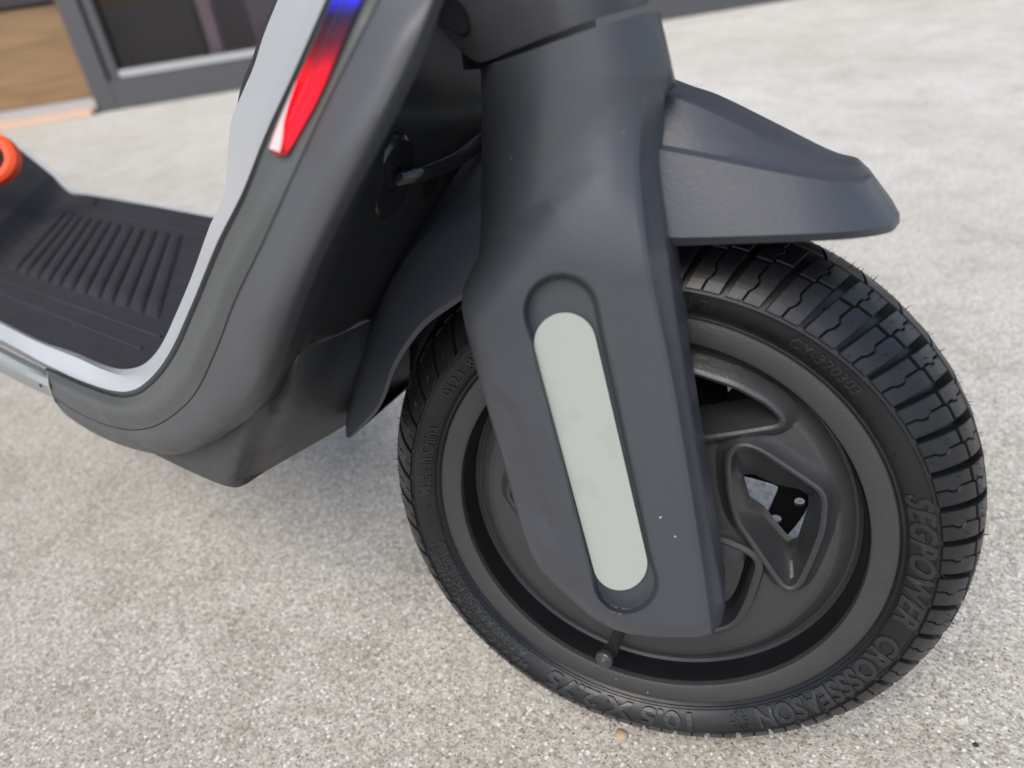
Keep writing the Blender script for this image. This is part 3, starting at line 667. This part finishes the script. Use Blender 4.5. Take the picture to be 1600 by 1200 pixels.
E5 = [(800,404,-.040),(757,440,-.039),(705,476,-.039),(669,502,-.038),(640,536,-.037),(617,575,-.036),(603,614,-.035),(588,641,-.034),(549,682,-.031)]
rf = fender([E0, E1, E2, E3, E4, E5], 'rear_fender', angle=26); tag(rf, 'curved slate mudguard half behind the fork')

# ---------------- brake cable
def cf(u, v, l): p_ = on_front(u, v)[0]; d_ = CAM - p_; return p_ + d_ / np.linalg.norm(d_) * l
cab_ = tube('brake_cable', [cf(616,280,-.003), cf(624,279,.004), cf(650,274,.012), cf(680,264,.016), cf(716,247,.020), cf(752,220,.024), cf(785,196,.024)], .0030, M['cable'], sc, n=60)
G = []
gc, ax = on_front(614, 278); a1 = np.cross(ax, [0, .2, 1.]); a1 /= np.linalg.norm(a1); a2 = np.cross(ax, a1)
for q in np.linspace(0, 2 * math.pi, 40, endpoint=False):
    G.append([gc + (math.cos(q) * a1 + math.sin(q) * a2 * 1.45) * r_ + ax * h for r_, h in ((.0115, -.004), (.0115, .0), (.0105, .0012), (.005, .0014), (.0036, .0010), (.003, -.003))])
finish('grommet', grid_bm(G, closed_u=True), M['cable'], cab_)
p, nn = on_front(671, 290); tube('screw_hole', [p - nn * .004, p + nn * .0006], .0048, M['void'], sc, n=4)

# ---------------- wheel
wheel = bpy.data.objects.new('front_wheel', None)   # carries nothing; geometry hangs on rim and tyre directly
bpy.data.objects.remove(wheel)
def wheel_part(name, bm, m, parent, angle=32):
    o = finish(name, bm, m, None, angle); o.matrix_world = WM; o.parent = parent; o.matrix_parent_inverse = wmat(parent).inverted(); o.matrix_basis = WM; WMAT[o.name] = WM.copy(); return o
def sub_local(o, parent, basis=None):       # sub-part given in the wheel's own coordinates
    o.parent = parent; o.matrix_parent_inverse = Matrix.Identity(4); o.matrix_basis = basis or Matrix.Identity(4); return o
# carcass
side = [(.0975, -.0275), (.0990, -.0300), (.1002, -.0315), (.1010, -.0314), (.1018, -.0325), (.1040, -.0342), (.1065, -.0356), (.1090, -.0364), (.1110, -.0368), (.1113, -.0363), (.1128, -.0358)]
outer = [(.1128, -.0369), (.1168, -.0343), (.1207, -.0308), (.1241, -.0269), (.1271, -.0222), (.1295, -.0165), (.1314, -.0100), (.1325, -.0045), (.1329, 0)]
o_arr = np.array(outer); full = np.concatenate([o_arr, (o_arr * [1, -1])[-2::-1]])
full_d = catmull(full, 121); tan = np.gradient(full_d, axis=0); nrm = np.c_[-tan[:, 1], tan[:, 0]]; nrm /= np.linalg.norm(nrm, axis=1)[:, None]
nrm[(nrm * (full_d - [.105, 0])).sum(1) < 0] *= -1
arc = np.r_[0, np.cumsum(np.linalg.norm(np.diff(full_d, axis=0), axis=1))]; ARC = arc[-1]
print('tread arc', ARC)
def tread_pt(s, ang, h):    # s in -1..1 across the tread (-1 = near shoulder), h inward depth
    a_ = (s + 1) / 2 * ARC; r = np.interp(a_, arc, full_d[:, 0]); y = np.interp(a_, arc, full_d[:, 1]); nr = np.interp(a_, arc, nrm[:, 0]); ny = np.interp(a_, arc, nrm[:, 1])
    r -= nr * h; y -= ny * h; return (r * math.cos(ang), y, r * math.sin(ang))
DEP = .0050
inner = [(np.hypot(*[tread_pt(s, 0, DEP)[i] for i in (0, 2)]), tread_pt(s, 0, DEP)[1]) for s in np.linspace(-1, 1, 33)]
prof = side + [(r, y) for r, y in inner[0:]] + [(r, -y) for r, y in side[::-1]] + [(.094, .02), (.094, -.02)]
tyre = wheel_part('tyre', lathe(prof, 288, closed=True), M['tyre'], sc, 25)
tag(tyre, 'black all season tyre with raised lettering')
PITCH = math.radians(7.5)
def groove_ang(s):      # slant of the cross grooves: angle shift as a function of s
    a = abs(s); return -PITCH * .75 * (1 - a)
ZK = np.array([-1.0, -.90, -.855, -.79, -.745, -.60, -.56, -.50, -.44, -.41, -.35, -.32, -.20, -.1])
ZV = np.array([.02, .02, -.05, -.05, .05, .05, .0, .03, .03, -.04, -.04, .04, .04, .0])
def zig(s, amp): return float(np.interp(-abs(s), ZK, ZV)) * amp / .06
def block_bm(pieces):
    """pieces: list of (s0, s1, a_lo(s), a_hi(s)) patches standing on the carcass"""
    bm = bmesh.new()
    for s0, s1, lo, hi, ns in pieces:
        S = np.linspace(s0, s1, ns); NA = 4; top = []; bot = []
        ch = .00035
        def ring(inset, h):
            P_ = []
            kk = [q for q in ZK if s0 + .01 < q < s1 - .01] + [-q for q in ZK if s0 + .01 < -q < s1 - .01]; SS = np.array(sorted([s0 + inset * 18, s1 - inset * 18] + kk + [q for q in np.linspace(s0, s1, 9)[1:-1] if not kk or min(abs(q - x) for x in kk) > .015])); ring.n = len(SS)
            for s in SS: P_.append((s, lo(s) + inset / .125, h))
            for k in range(1, NA): P_.append((SS[-1], (lo(SS[-1]) * (NA - k) + hi(SS[-1]) * k) / NA, h))
            for s in SS[::-1]: P_.append((s, hi(s) - inset / .125, h))
            for k in range(1, NA): P_.append((SS[0], (hi(SS[0]) * (NA - k) + lo(SS[0]) * k) / NA, h))
            return [bm.verts.new(tread_pt(*q)) for q in P_]
        r0 = ring(-.0003, DEP + .0004); r1 = ring(0, ch); r2 = ring(ch * .7, 0)
        for a, b_ in ((r0, r1), (r1, r2)):
            for k in range(len(a)): bm.faces.new((a[k], a[(k + 1) % len(a)], b_[(k + 1) % len(a)], b_[k]))
        # top cap as strips between lo and hi sides
        ns = ring.n; lo_v = r2[:ns]; hi_v = r2[ns + NA - 1: 2 * ns + NA - 1][::-1]; endv = r2[ns:ns + NA - 1]; stv = r2[2 * ns + NA - 1:][::-1]
        for k in range(ns - 1):
            if k == 0: bm.faces.new([lo_v[0], lo_v[1], hi_v[1], hi_v[0]] + stv[::-1])
            elif k == ns - 2: bm.faces.new([lo_v[k], lo_v[k + 1]] + endv + [hi_v[k + 1], hi_v[k]])
            else: bm.faces.new((lo_v[k], lo_v[k + 1], hi_v[k + 1], hi_v[k]))
    return bm
def mk(pieces, name):
    bm = block_bm(pieces); bmesh.ops.recalc_face_normals(bm, faces=bm.faces)
    for f in bm.faces: f.smooth = False
    me = bpy.data.meshes.new(name); bm.to_mesh(me); bm.free(); me.materials.append(M['tyre']); return me
def ga(s, sgn): return groove_ang(s)
gw = PITCH * .105; sw = PITCH * .020
def edge_lo(s): return groove_ang(s) + gw * (.75 + .5 * (1 - abs(s)))
def edge_hi(s): return groove_ang(s) + PITCH - gw * (.75 + .5 * (1 - abs(s)))
def mid_(s, amp=.06): return groove_ang(s) + PITCH * (.5 + zig(s, amp))
for sgn in (-1, 1):
    sh = (lambda s, g=sgn: s)
    off = 0 if sgn < 0 else PITCH * .5
    def mirp(p):
        s0, s1, lo, hi, ns = p
        return p if sgn < 0 else (-s1, -s0, lambda s, f=lo: f(s) + off, lambda s, f=hi: f(s) + off, ns)
    shoulder = [mirp((-1.0, -.56, edge_lo, lambda s: mid_(s) - sw, 13)), mirp((-1.0, -.60, lambda s: mid_(s) + sw, edge_hi, 13))]
    midb = [mirp((-.52, -.20, edge_lo, lambda s: mid_(s) - sw, 11)), mirp((-.555, -.20, lambda s: mid_(s) + sw, edge_hi, 11))]
    me1 = mk(shoulder, 'tread_block'); me2 = mk(midb, 'tread_block')
    for me in (me1, me2):
        for k in range(48):
            o = link('tread_block', me); sub_local(o, tyre, Matrix.Rotation(-k * 2 * math.pi / 48, 4, 'Y'))
# centre rib: zigzag blocks, one per pitch
cen_me = mk([(-.165, .165, lambda s: groove_ang(s * .3) + sw * 1.5 + s * PITCH * .9, lambda s: groove_ang(s * .3) + PITCH - sw * 1.5 + s * PITCH * .9, 9)], 'tread_block')
for k in range(48):
    o = link('tread_block', cen_me); sub_local(o, tyre, Matrix.Rotation(-k * 2 * math.pi / 48, 4, 'Y'))
# rubber whiskers left by the mould
bm = bmesh.new()
for k in range(760):
    ang = random.uniform(0, 2 * math.pi) if k > 280 else (k // 3) * PITCH / 2 + random.choice((0, .1, .25)) * PITCH; s = random.choice([-.97, -.75, -.5, -.42, -.25, 0, .05, .25, .5, .8]) + random.uniform(-.02, .02); s = max(-.99, min(.99, s))
    a = Vector(tread_pt(s, ang, .0003)); b_ = Vector(tread_pt(s, ang, -random.uniform(.0008, .0026))); b_ += Vector([random.uniform(-.0006, .0006) for _ in range(3)])
    ax = (b_ - a).normalized(); t1 = ax.orthogonal().normalized(); t2 = ax.cross(t1); r_ = random.uniform(.00018, .00032)
    base = [bm.verts.new(a + r_ * (math.cos(q) * t1 + math.sin(q) * t2)) for q in (0, 2.1, 4.2)]; tip = bm.verts.new(b_)
    for i in range(3): bm.faces.new((base[i], base[(i + 1) % 3], tip))
for k in range(40):     # stubs on the sidewall
    ang = k * 2 * math.pi / 40 + random.uniform(-.03, .03); r = random.choice((.1045, .107))
    a = Vector((r * math.cos(ang), -.0338, r * math.sin(ang))); b_ = a + Vector((random.uniform(-.0004, .0004), -.0016, -.0004)); t1 = Vector((1, 0, 0)); t2 = Vector((0, 0, 1))
    base = [bm.verts.new(a + .00045 * (math.cos(q) * t1 + math.sin(q) * t2)) for q in (0, 1.57, 3.14, 4.71)]; tp = [bm.verts.new(b_ + .0003 * (math.cos(q) * t1 + math.sin(q) * t2)) for q in (0, 1.57, 3.14, 4.71)]
    for i in range(4): bm.faces.new((base[i], base[(i + 1) % 4], tp[(i + 1) % 4], tp[i]))
    bm.faces.new(tp)
o = finish('rubber_whiskers', bm, M['tyre'], smooth=False); sub_local(o, tyre); o['kind'] = 'stuff'

# raised lettering on the sidewall
side_r = np.array([p[0] for p in side + [(.1150, -.0350)]]); side_y = np.array([p[1] for p in side + [(.1150, -.0350)]])
def text_mesh(txt, size, depth=.2, shear=0, bevel=0.0, sx=1.0, outline=0):
    cu = bpy.data.curves.new('lettering', 'FONT'); cu.body = txt; cu.size = size; cu.extrude = depth; cu.shear = shear; cu.resolution_u = 3; cu.bevel_depth = bevel; cu.bevel_resolution = 0; cu.offset = outline
    ob = bpy.data.objects.new('tmp', cu); COL.objects.link(ob); dg = bpy.context.evaluated_depsgraph_get(); me = bpy.data.meshes.new_from_object(ob.evaluated_get(dg)); bpy.data.objects.remove(ob); bpy.data.curves.remove(cu)
    bm = bmesh.new(); bm.from_mesh(me); bpy.data.meshes.remove(me)
    for q in bm.verts: q.co.x *= sx
    return bm
def ring_text(txt, size, r_base, a0, a1, raise_=.0004, shear=0, name='lettering', ridge=False):
    """letters with their tops outwards, read clockwise from angle a0 to a1 (degrees)"""
    bm = text_mesh(txt, size, .0004, shear, bevel=.0, outline=size * (.030 if size > .009 else .012))
    if ridge:
        bmesh.ops.triangulate(bm, faces=bm.faces)
    bmesh.ops.remove_doubles(bm, verts=bm.verts, dist=1e-6)
    long = [e for e in bm.edges if e.calc_length() > size * .35]
    if long: bmesh.ops.subdivide_edges(bm, edges=long, cuts=2)
    x0 = min(q.co.x for q in bm.verts); x1 = max(q.co.x for q in bm.verts); zt = max(q.co.z for q in bm.verts); zb = min(q.co.z for q in bm.verts)
    for q in bm.verts:
        f = (q.co.x - x0) / (x1 - x0); ang = math.radians(a0 + (a1 - a0) * f); r = r_base + q.co.y
        h = (q.co.z - zb) / (zt - zb); y = float(np.interp(r, side_r, side_y)) - h * raise_ + (1 - h) * .0003
        q.co = Vector((r * math.cos(ang), y, r * math.sin(ang)))
    o = finish(name, bm, M['letter'], smooth=False); sub_local(o, tyre); return o
def plate(r0, r1, a0, a1, th=.00025, name='raised_plate', n=40):
    G = []
    for a in np.linspace(math.radians(a0), math.radians(a1), n):
        G.append([(r * math.cos(a), float(np.interp(r, side_r, side_y)) - h, r * math.sin(a)) for r, h in [(r0, -.0002), (r0, th)] + [(r, th) for r in np.linspace(r0 + .0001, r1 - .0001, 5)] + [(r1, th), (r1, -.0002)]])
    o = finish(name, grid_bm(G), M['tyre'], angle=20); sub_local(o, tyre); return o
ring_text('SEGPOWER', .0118, .1026, 18.6, -14.3, .0009, shear=.25)
ring_text('CROSSSEASON', .0112, .1024, -18.8, -61.2, .0009)
ring_text('10.5 X 2.75', .0104, .1028, -78, -118, .0009)
ring_text('MAX LOAD 95 KG(210LBS)', .0054, .1066, -124, -168, .0006)
ring_text('AT 340 KPA(50 PSI)COLD', .0054, .1022, -126, -168, .0006)
ring_text('Made in China', .0078, .1030, -183 , -204, .0006)
ring_text('0123  8X', .0062, .1040, -214, -230, .0006)
ring_text('CY-320303', .0062, .1048, 60, 43.5, .0006)
ring_text('RN 7\u00b0', .0066, .1045, 85, 75.5, .0006)
ring_text('TWI', .0026, .1108, -26.0, -28.6)
for a0, a1 in ((13.2, 11.4), (12.8, -73)):
    pass
# outline of the block that holds the brand line
def rim_line(r, a0, a1, w_=.00022, h=.0003, name='mould_line'):
    n = max(6, int(abs(a1 - a0) * 1.2)); G = []
    for a in np.linspace(math.radians(a0), math.radians(a1), n):
        G.append([(q * math.cos(a), float(np.interp(q, side_r, side_y)) - hh, q * math.sin(a)) for q, hh in ((r - w_ * 1.6, -.0002), (r - w_ * .5, h), (r + w_ * .5, h), (r + w_ * 1.6, -.0002))])
    o = finish(name, grid_bm(G), M['tyre'], angle=20); sub_local(o, tyre); return o
rim_line(.1018, 0, 360); rim_line(.1109, 20, -360 + 20)
# emblem: snowflake half and sun half
bm = bmesh.new()
def bar(p, q, w_, base=.0005):
    p, q = Vector(p), Vector(q); t = (q - p).normalized(); n_ = Vector((-t.y, t.x)) * w_
    for hh in (0,):
        vs = [(p + n_), (q + n_), (q - n_), (p - n_)]
    lowr = [bm.verts.new((v_.x, v_.y, 0)) for v_ in vs]; hi_ = [bm.verts.new((v_.x, v_.y, 1)) for v_ in vs]
    bm.faces.new(hi_)
    for i in range(4): bm.faces.new((lowr[i], lowr[(i + 1) % 4], hi_[(i + 1) % 4], hi_[i]))
for k in range(5):
    a = math.radians(90 + k * 45); tipv = (math.cos(a) * .0042 + (-.0004), math.sin(a) * .0042); bar((-.0004, 0), tipv, .00022)
    mx = (math.cos(a) * .0026 - .0004, math.sin(a) * .0026)
    for dlt in (-.7, .7): bar(mx, (mx[0] + math.cos(a + dlt) * .0013, mx[1] + math.sin(a + dlt) * .0013), .00018)
for k in range(7):
    a = math.radians(-90 + k * 30); bar((.0006 + math.cos(a) * .0022, math.sin(a) * .0022), (.0006 + math.cos(a) * .0040, math.sin(a) * .0040), .0003)
pts = [(.0006 + math.cos(a) * .0021, math.sin(a) * .0021) for a in np.linspace(-math.pi / 2, math.pi / 2, 12)]
for p, q in zip(pts[:-1], pts[1:]): bar(p, q, .00022)
bar((.0003, -.0046), (.0003, .0046), .0002); bar((.0003, .0046), (.0052, .0046), .00018); bar((.0003, -.0046), (.0052, -.0046), .00018); bar((.0052, -.0046), (.0052, .0046), .00018)
for q in bm.verts:
    r = .1062 + q.co.y; ang = math.radians(-66.0) + q.co.x / -.1065 * -1
    y = float(np.interp(r, side_r, side_y)) - q.co.z * .0005 + (1 - q.co.z) * .0002
    q.co = Vector((r * math.cos(ang), y, r * math.sin(ang)))
o = finish('season_emblem', bm, M['tyre'], smooth=False); sub_local(o, tyre)

# rim: outer ring, deep channel, barrel
ringp = [(.0980, -.0262), (.0996, -.0280), (.0996, -.0298), (.0988, -.0307), (.0975, -.0310), (.0905, -.0306), (.0892, -.0299), (.0889, -.0286), (.0878, -.0162), (.0862, -.0152), (.0845, -.0156), (.0792, -.0204), (.0774, -.0213), (.0764, -.0214), (.0764, -.0150), (.0850, -.0110), (.0868, .0), (.0868, .022), (.0905, .0304), (.0980, .0307), (.0975, .0255), (.092, .020), (.092, -.020)]
rim = wheel_part('rim', lathe(ringp, 256, closed=True), M['ring'], sc, 28); tag(rim, 'matt black rim ring with a deep step inside')
o = finish('rim_well_shade', lathe([(.0883, -.0278), (.08845, -.0276), (.0872, -.0164), (.0858, -.0156)], 200), M['well_shade']); sub_local(o, rim)  # band laid over the step wall, its shade painted as colour
# spoke disc with window openings (2-D outline in the wheel plane, filled, extruded and bevelled)
def wl2(pts, y=-.026): return [(lambda l: (l[0], l[2]))(wloc(wy(u, v, y))) for u, v in pts]
win2 = wl2([(1136,716),(1141,701),(1152,693),(1168,692),(1190,701),(1283,763),(1291,776),(1287,825),(1270,870),(1250,913),(1238,922),(1224,918),(1150,812),(1139,770)])
win1 = wl2([(1010,600),(1080,580),(1150,603),(1200,630),(1226,655),(1221,668),(1160,678),(1095,687),(1020,690)])
win3 = wl2([(1090,842),(1130,847),(1165,862),(1185,876),(1186,890),(1170,940),(1155,970),(1140,983),(1100,992),(1060,985)])
def rot2(P_, deg): a = math.radians(deg); return [(x * math.cos(a) - y * math.sin(a), x * math.sin(a) + y * math.cos(a)) for x, y in P_]
def dense(P_, n=56, rnd=True):
    P_ = np.array(P_ + [P_[0]]); q = lin(P_, n + 1)[:-1]
    for _ in range(1): q = (np.roll(q, 1, 0) + 2 * q + np.roll(q, -1, 0)) / 4
    return q
holes = [dense(win1), dense(win2), dense([(x * .9, y * .9) for x, y in rot2(win2, 156)])]
pocket = dense(win3)
cu = bpy.data.curves.new('disc', 'CURVE'); cu.dimensions = '2D'; cu.fill_mode = 'BOTH'; cu.extrude = .0022; cu.bevel_depth = .0012; cu.bevel_resolution = 2
def spline(P_):
    s_ = cu.splines.new('POLY'); s_.points.add(len(P_) - 1); s_.use_cyclic_u = True
    for i, (x, y) in enumerate(P_): s_.points[i].co = (x, y, 0, 1)
circ = [(.0768 * math.cos(a), .0768 * math.sin(a)) for a in np.linspace(0, 2 * math.pi, 180, endpoint=False)]
spline(circ)
for h in holes + [pocket]: spline(h)
ob = bpy.data.objects.new('tmp', cu); COL.objects.link(ob); dg = bpy.context.evaluated_depsgraph_get(); me = bpy.data.meshes.new_from_object(ob.evaluated_get(dg)); bpy.data.objects.remove(ob)
bm = bmesh.new(); bm.from_mesh(me)
bmesh.ops.remove_doubles(bm, verts=bm.verts, dist=1e-6)
for q in bm.verts: q.co = Vector((q.co.x, -.0178 - q.co.z * 1.0, q.co.y))
disc = finish('spoke_disc', bm, M['rim'], angle=30); sub_local(disc, rim)
def by_angle(P_, n=96):
    P_ = np.array(P_); P_ = lin(np.r_[P_, P_[:1]], 600)[:-1]; c_ = P_.mean(0); a_ = np.arctan2(*(P_ - c_).T[::-1]); r_ = np.hypot(*(P_ - c_).T); o_ = a_.argsort(); t_ = np.linspace(-math.pi, math.pi, n, endpoint=False)
    rr = np.interp(t_, a_[o_], r_[o_], period=2 * math.pi); return c_ + np.c_[rr * np.cos(t_), rr * np.sin(t_)]
def lip(P_, lipy=-.0272, deep=-.006, floor=None, name='window_lip', opening=None, foot=.0062):
    P_ = np.array(P_) if opening is None else by_angle(P_); c_ = P_.mean(0); G = []
    nx = np.roll(P_, -1, 0) - np.roll(P_, 1, 0); nn = np.c_[nx[:, 1], -nx[:, 0]]; nn /= np.linalg.norm(nn, axis=1)[:, None]
    if ((P_ - c_) * nn).sum() < 0: nn = -nn
    for off, y in ((foot, -.0206), (foot * .58, -.0224), (.0018, -.0250), (.0008, lipy + .0004), (-.0002, lipy), (-.0014, lipy + .0006)) + (((-.0024, -.021), (-.0032, -.013), (-.0042, deep), (-.0046, deep + .004)) if opening is None else ((-.0022, -.0225),)):
        G.append([(x, y, z) for x, z in P_ + nn * off])
    if opening is not None:
        O_ = by_angle(opening); Q_ = P_ + nn * -.0022
        for k, y in ((.55, -.0165), (.93, -.0125), (1.0, -.0115), (1.01, -.009), (1.0, -.004)): G.append([(x, y, z) for x, z in Q_ * (1 - k) + O_ * k])
    if floor is not None:
        for k in (.75, .4, .02): G.append([(x, floor, z) for x, z in c_ + (P_ - nn * -.0 - c_) * k * .85])
    o = finish(name, grid_bm(G, closed_v=True), M['rim'], angle=40); sub_local(o, rim); return o
lip(holes[0], -.0262); op2 = wl2([(1158,750),(1161,742),(1177,741),(1213,757),(1247,764),(1263,773),(1264,800),(1247,853),(1237,858),(1223,843),(1193,805),(1170,790)], -.0115)
lip(holes[1], -.0275, opening=op2); lip(holes[2], -.0270); lip(pocket, -.0258, -.017, floor=-.0165, name='pocket', foot=.0034)
# hub and axle
bm = lathe([(.001, -.040), (.012, -.040), (.013, -.034), (.024, -.030), (.027, -.024), (.027, .030), (.001, .030)], 48)
o = finish('hub', bm, M['rim']); sub_local(o, rim)
bm = lathe([(.001, -.045), (.006, -.045), (.006, .055), (.001, .055)], 24); axle = wheel_part('axle', bm, M['rotor'], sc)
# brake rotor with drilled holes, far side of the wheel
cu = bpy.data.curves.new('rotor', 'CURVE'); cu.dimensions = '2D'; cu.fill_mode = 'BOTH'; cu.extrude = .001; cu.bevel_depth = .0002
def spl_c(cx, cy, r, n):
    spline([(cx + r * math.cos(a), cy + r * math.sin(a)) for a in np.linspace(0, 2 * math.pi, n, endpoint=False)])
spl_c(0, 0, .0705, 140); spl_c(0, 0, .012, 30)
for k in range(14):
    a = math.radians(-29.5) + k * 2 * math.pi / 14; spl_c(.0612 * math.cos(a), .0612 * math.sin(a), .0029, 16); a += math.radians(13.4); spl_c(.0662 * math.cos(a), .0662 * math.sin(a), .0027, 16)
for k in range(7):
    a = k * 2 * math.pi / 7 - .52; P_ = [(r * math.cos(a + t), r * math.sin(a + t)) for r, t in ((.024, -.30), (.040, -.34), (.055, -.33), (.0565, 0), (.055, .33), (.040, .34), (.024, .30))]; spline([tuple(q) for q in dense(P_, 40)])
ob = bpy.data.objects.new('tmp', cu); COL.objects.link(ob); dg = bpy.context.evaluated_depsgraph_get(); me = bpy.data.meshes.new_from_object(ob.evaluated_get(dg)); bpy.data.objects.remove(ob)
bm = bmesh.new(); bm.from_mesh(me)
for q in bm.verts: q.co = Vector((q.co.x, .036 - q.co.z, q.co.y))
rot = wheel_part('brake_rotor', bm, M['rotor'], sc)
# valve
v0 = wloc(wy(968, 985, -.022)); v1 = wloc(wy(957, 1012, -.034)); v2 = wloc(wy(947, 1026, -.041))
def tube_l(name, pts, rad, m, parent, **kw):
    o = tube(name, pts, rad, m, None, **kw); sub_local(o, parent); return o
tube_l('valve_stem', [v0 + np.array([-.001, .012, .006]), v0, v1], .0030, M['cap'], rim, n=16)
dv_ = (v2 - v1) / np.linalg.norm(v2 - v1); tube_l('valve_thread', [v1 - dv_ * .003, v1, v1 + dv_ * .0008], .0027, M['brass'], rim, n=8)
bm = bmesh.new(); G = []
a1 = np.cross(dv_, [1, 0, 0]); a1 /= np.linalg.norm(a1); a2 = np.cross(dv_, a1)
for q in range(72):
    an = q / 72 * 2 * math.pi; kn = 1 + (.06 if q % 2 else 0)
    G.append([v1 + dv_ * h + (math.cos(an) * a1 + math.sin(an) * a2) * r_ * (kn if kk else 1) for r_, h, kk in ((.0001, .001, 0), (.0034, .001, 1), (.0036, .0065, 1), (.0040, .0068, 1), (.0041, .0100, 1), (.0034, .0108, 0), (.0026, .0108, 0), (.0020, .0112, 0), (.0001, .0122, 0))])
o = finish('valve_cap', grid_bm(G, closed_u=True), M['cap'], angle=50); sub_local(o, rim)
# print on the cable
bm = text_mesh('ZHENGWEI', .0028, .00005)
pa, pb = cf(630, 277, .0102), cf(667, 267, .0190)
x0 = min(q.co.x for q in bm.verts); x1 = max(q.co.x for q in bm.verts); dirv = (pb - pa); L_ = np.linalg.norm(dirv); dirv /= L_; vw = CAM - pa; upv = np.cross(vw, dirv); upv /= np.linalg.norm(upv); nv = np.cross(dirv, upv)
if upv[2] < 0: upv = -upv
for q in bm.verts:
    f = (q.co.x - x0) / (x1 - x0); q.co = Vector(pa + dirv * f * L_ * .85 + upv * (q.co.y - .0002) * .8 + nv * 0)
finish('cable_print', bm, M['print'], cab_, smooth=False)
print('objects', len(bpy.data.objects))
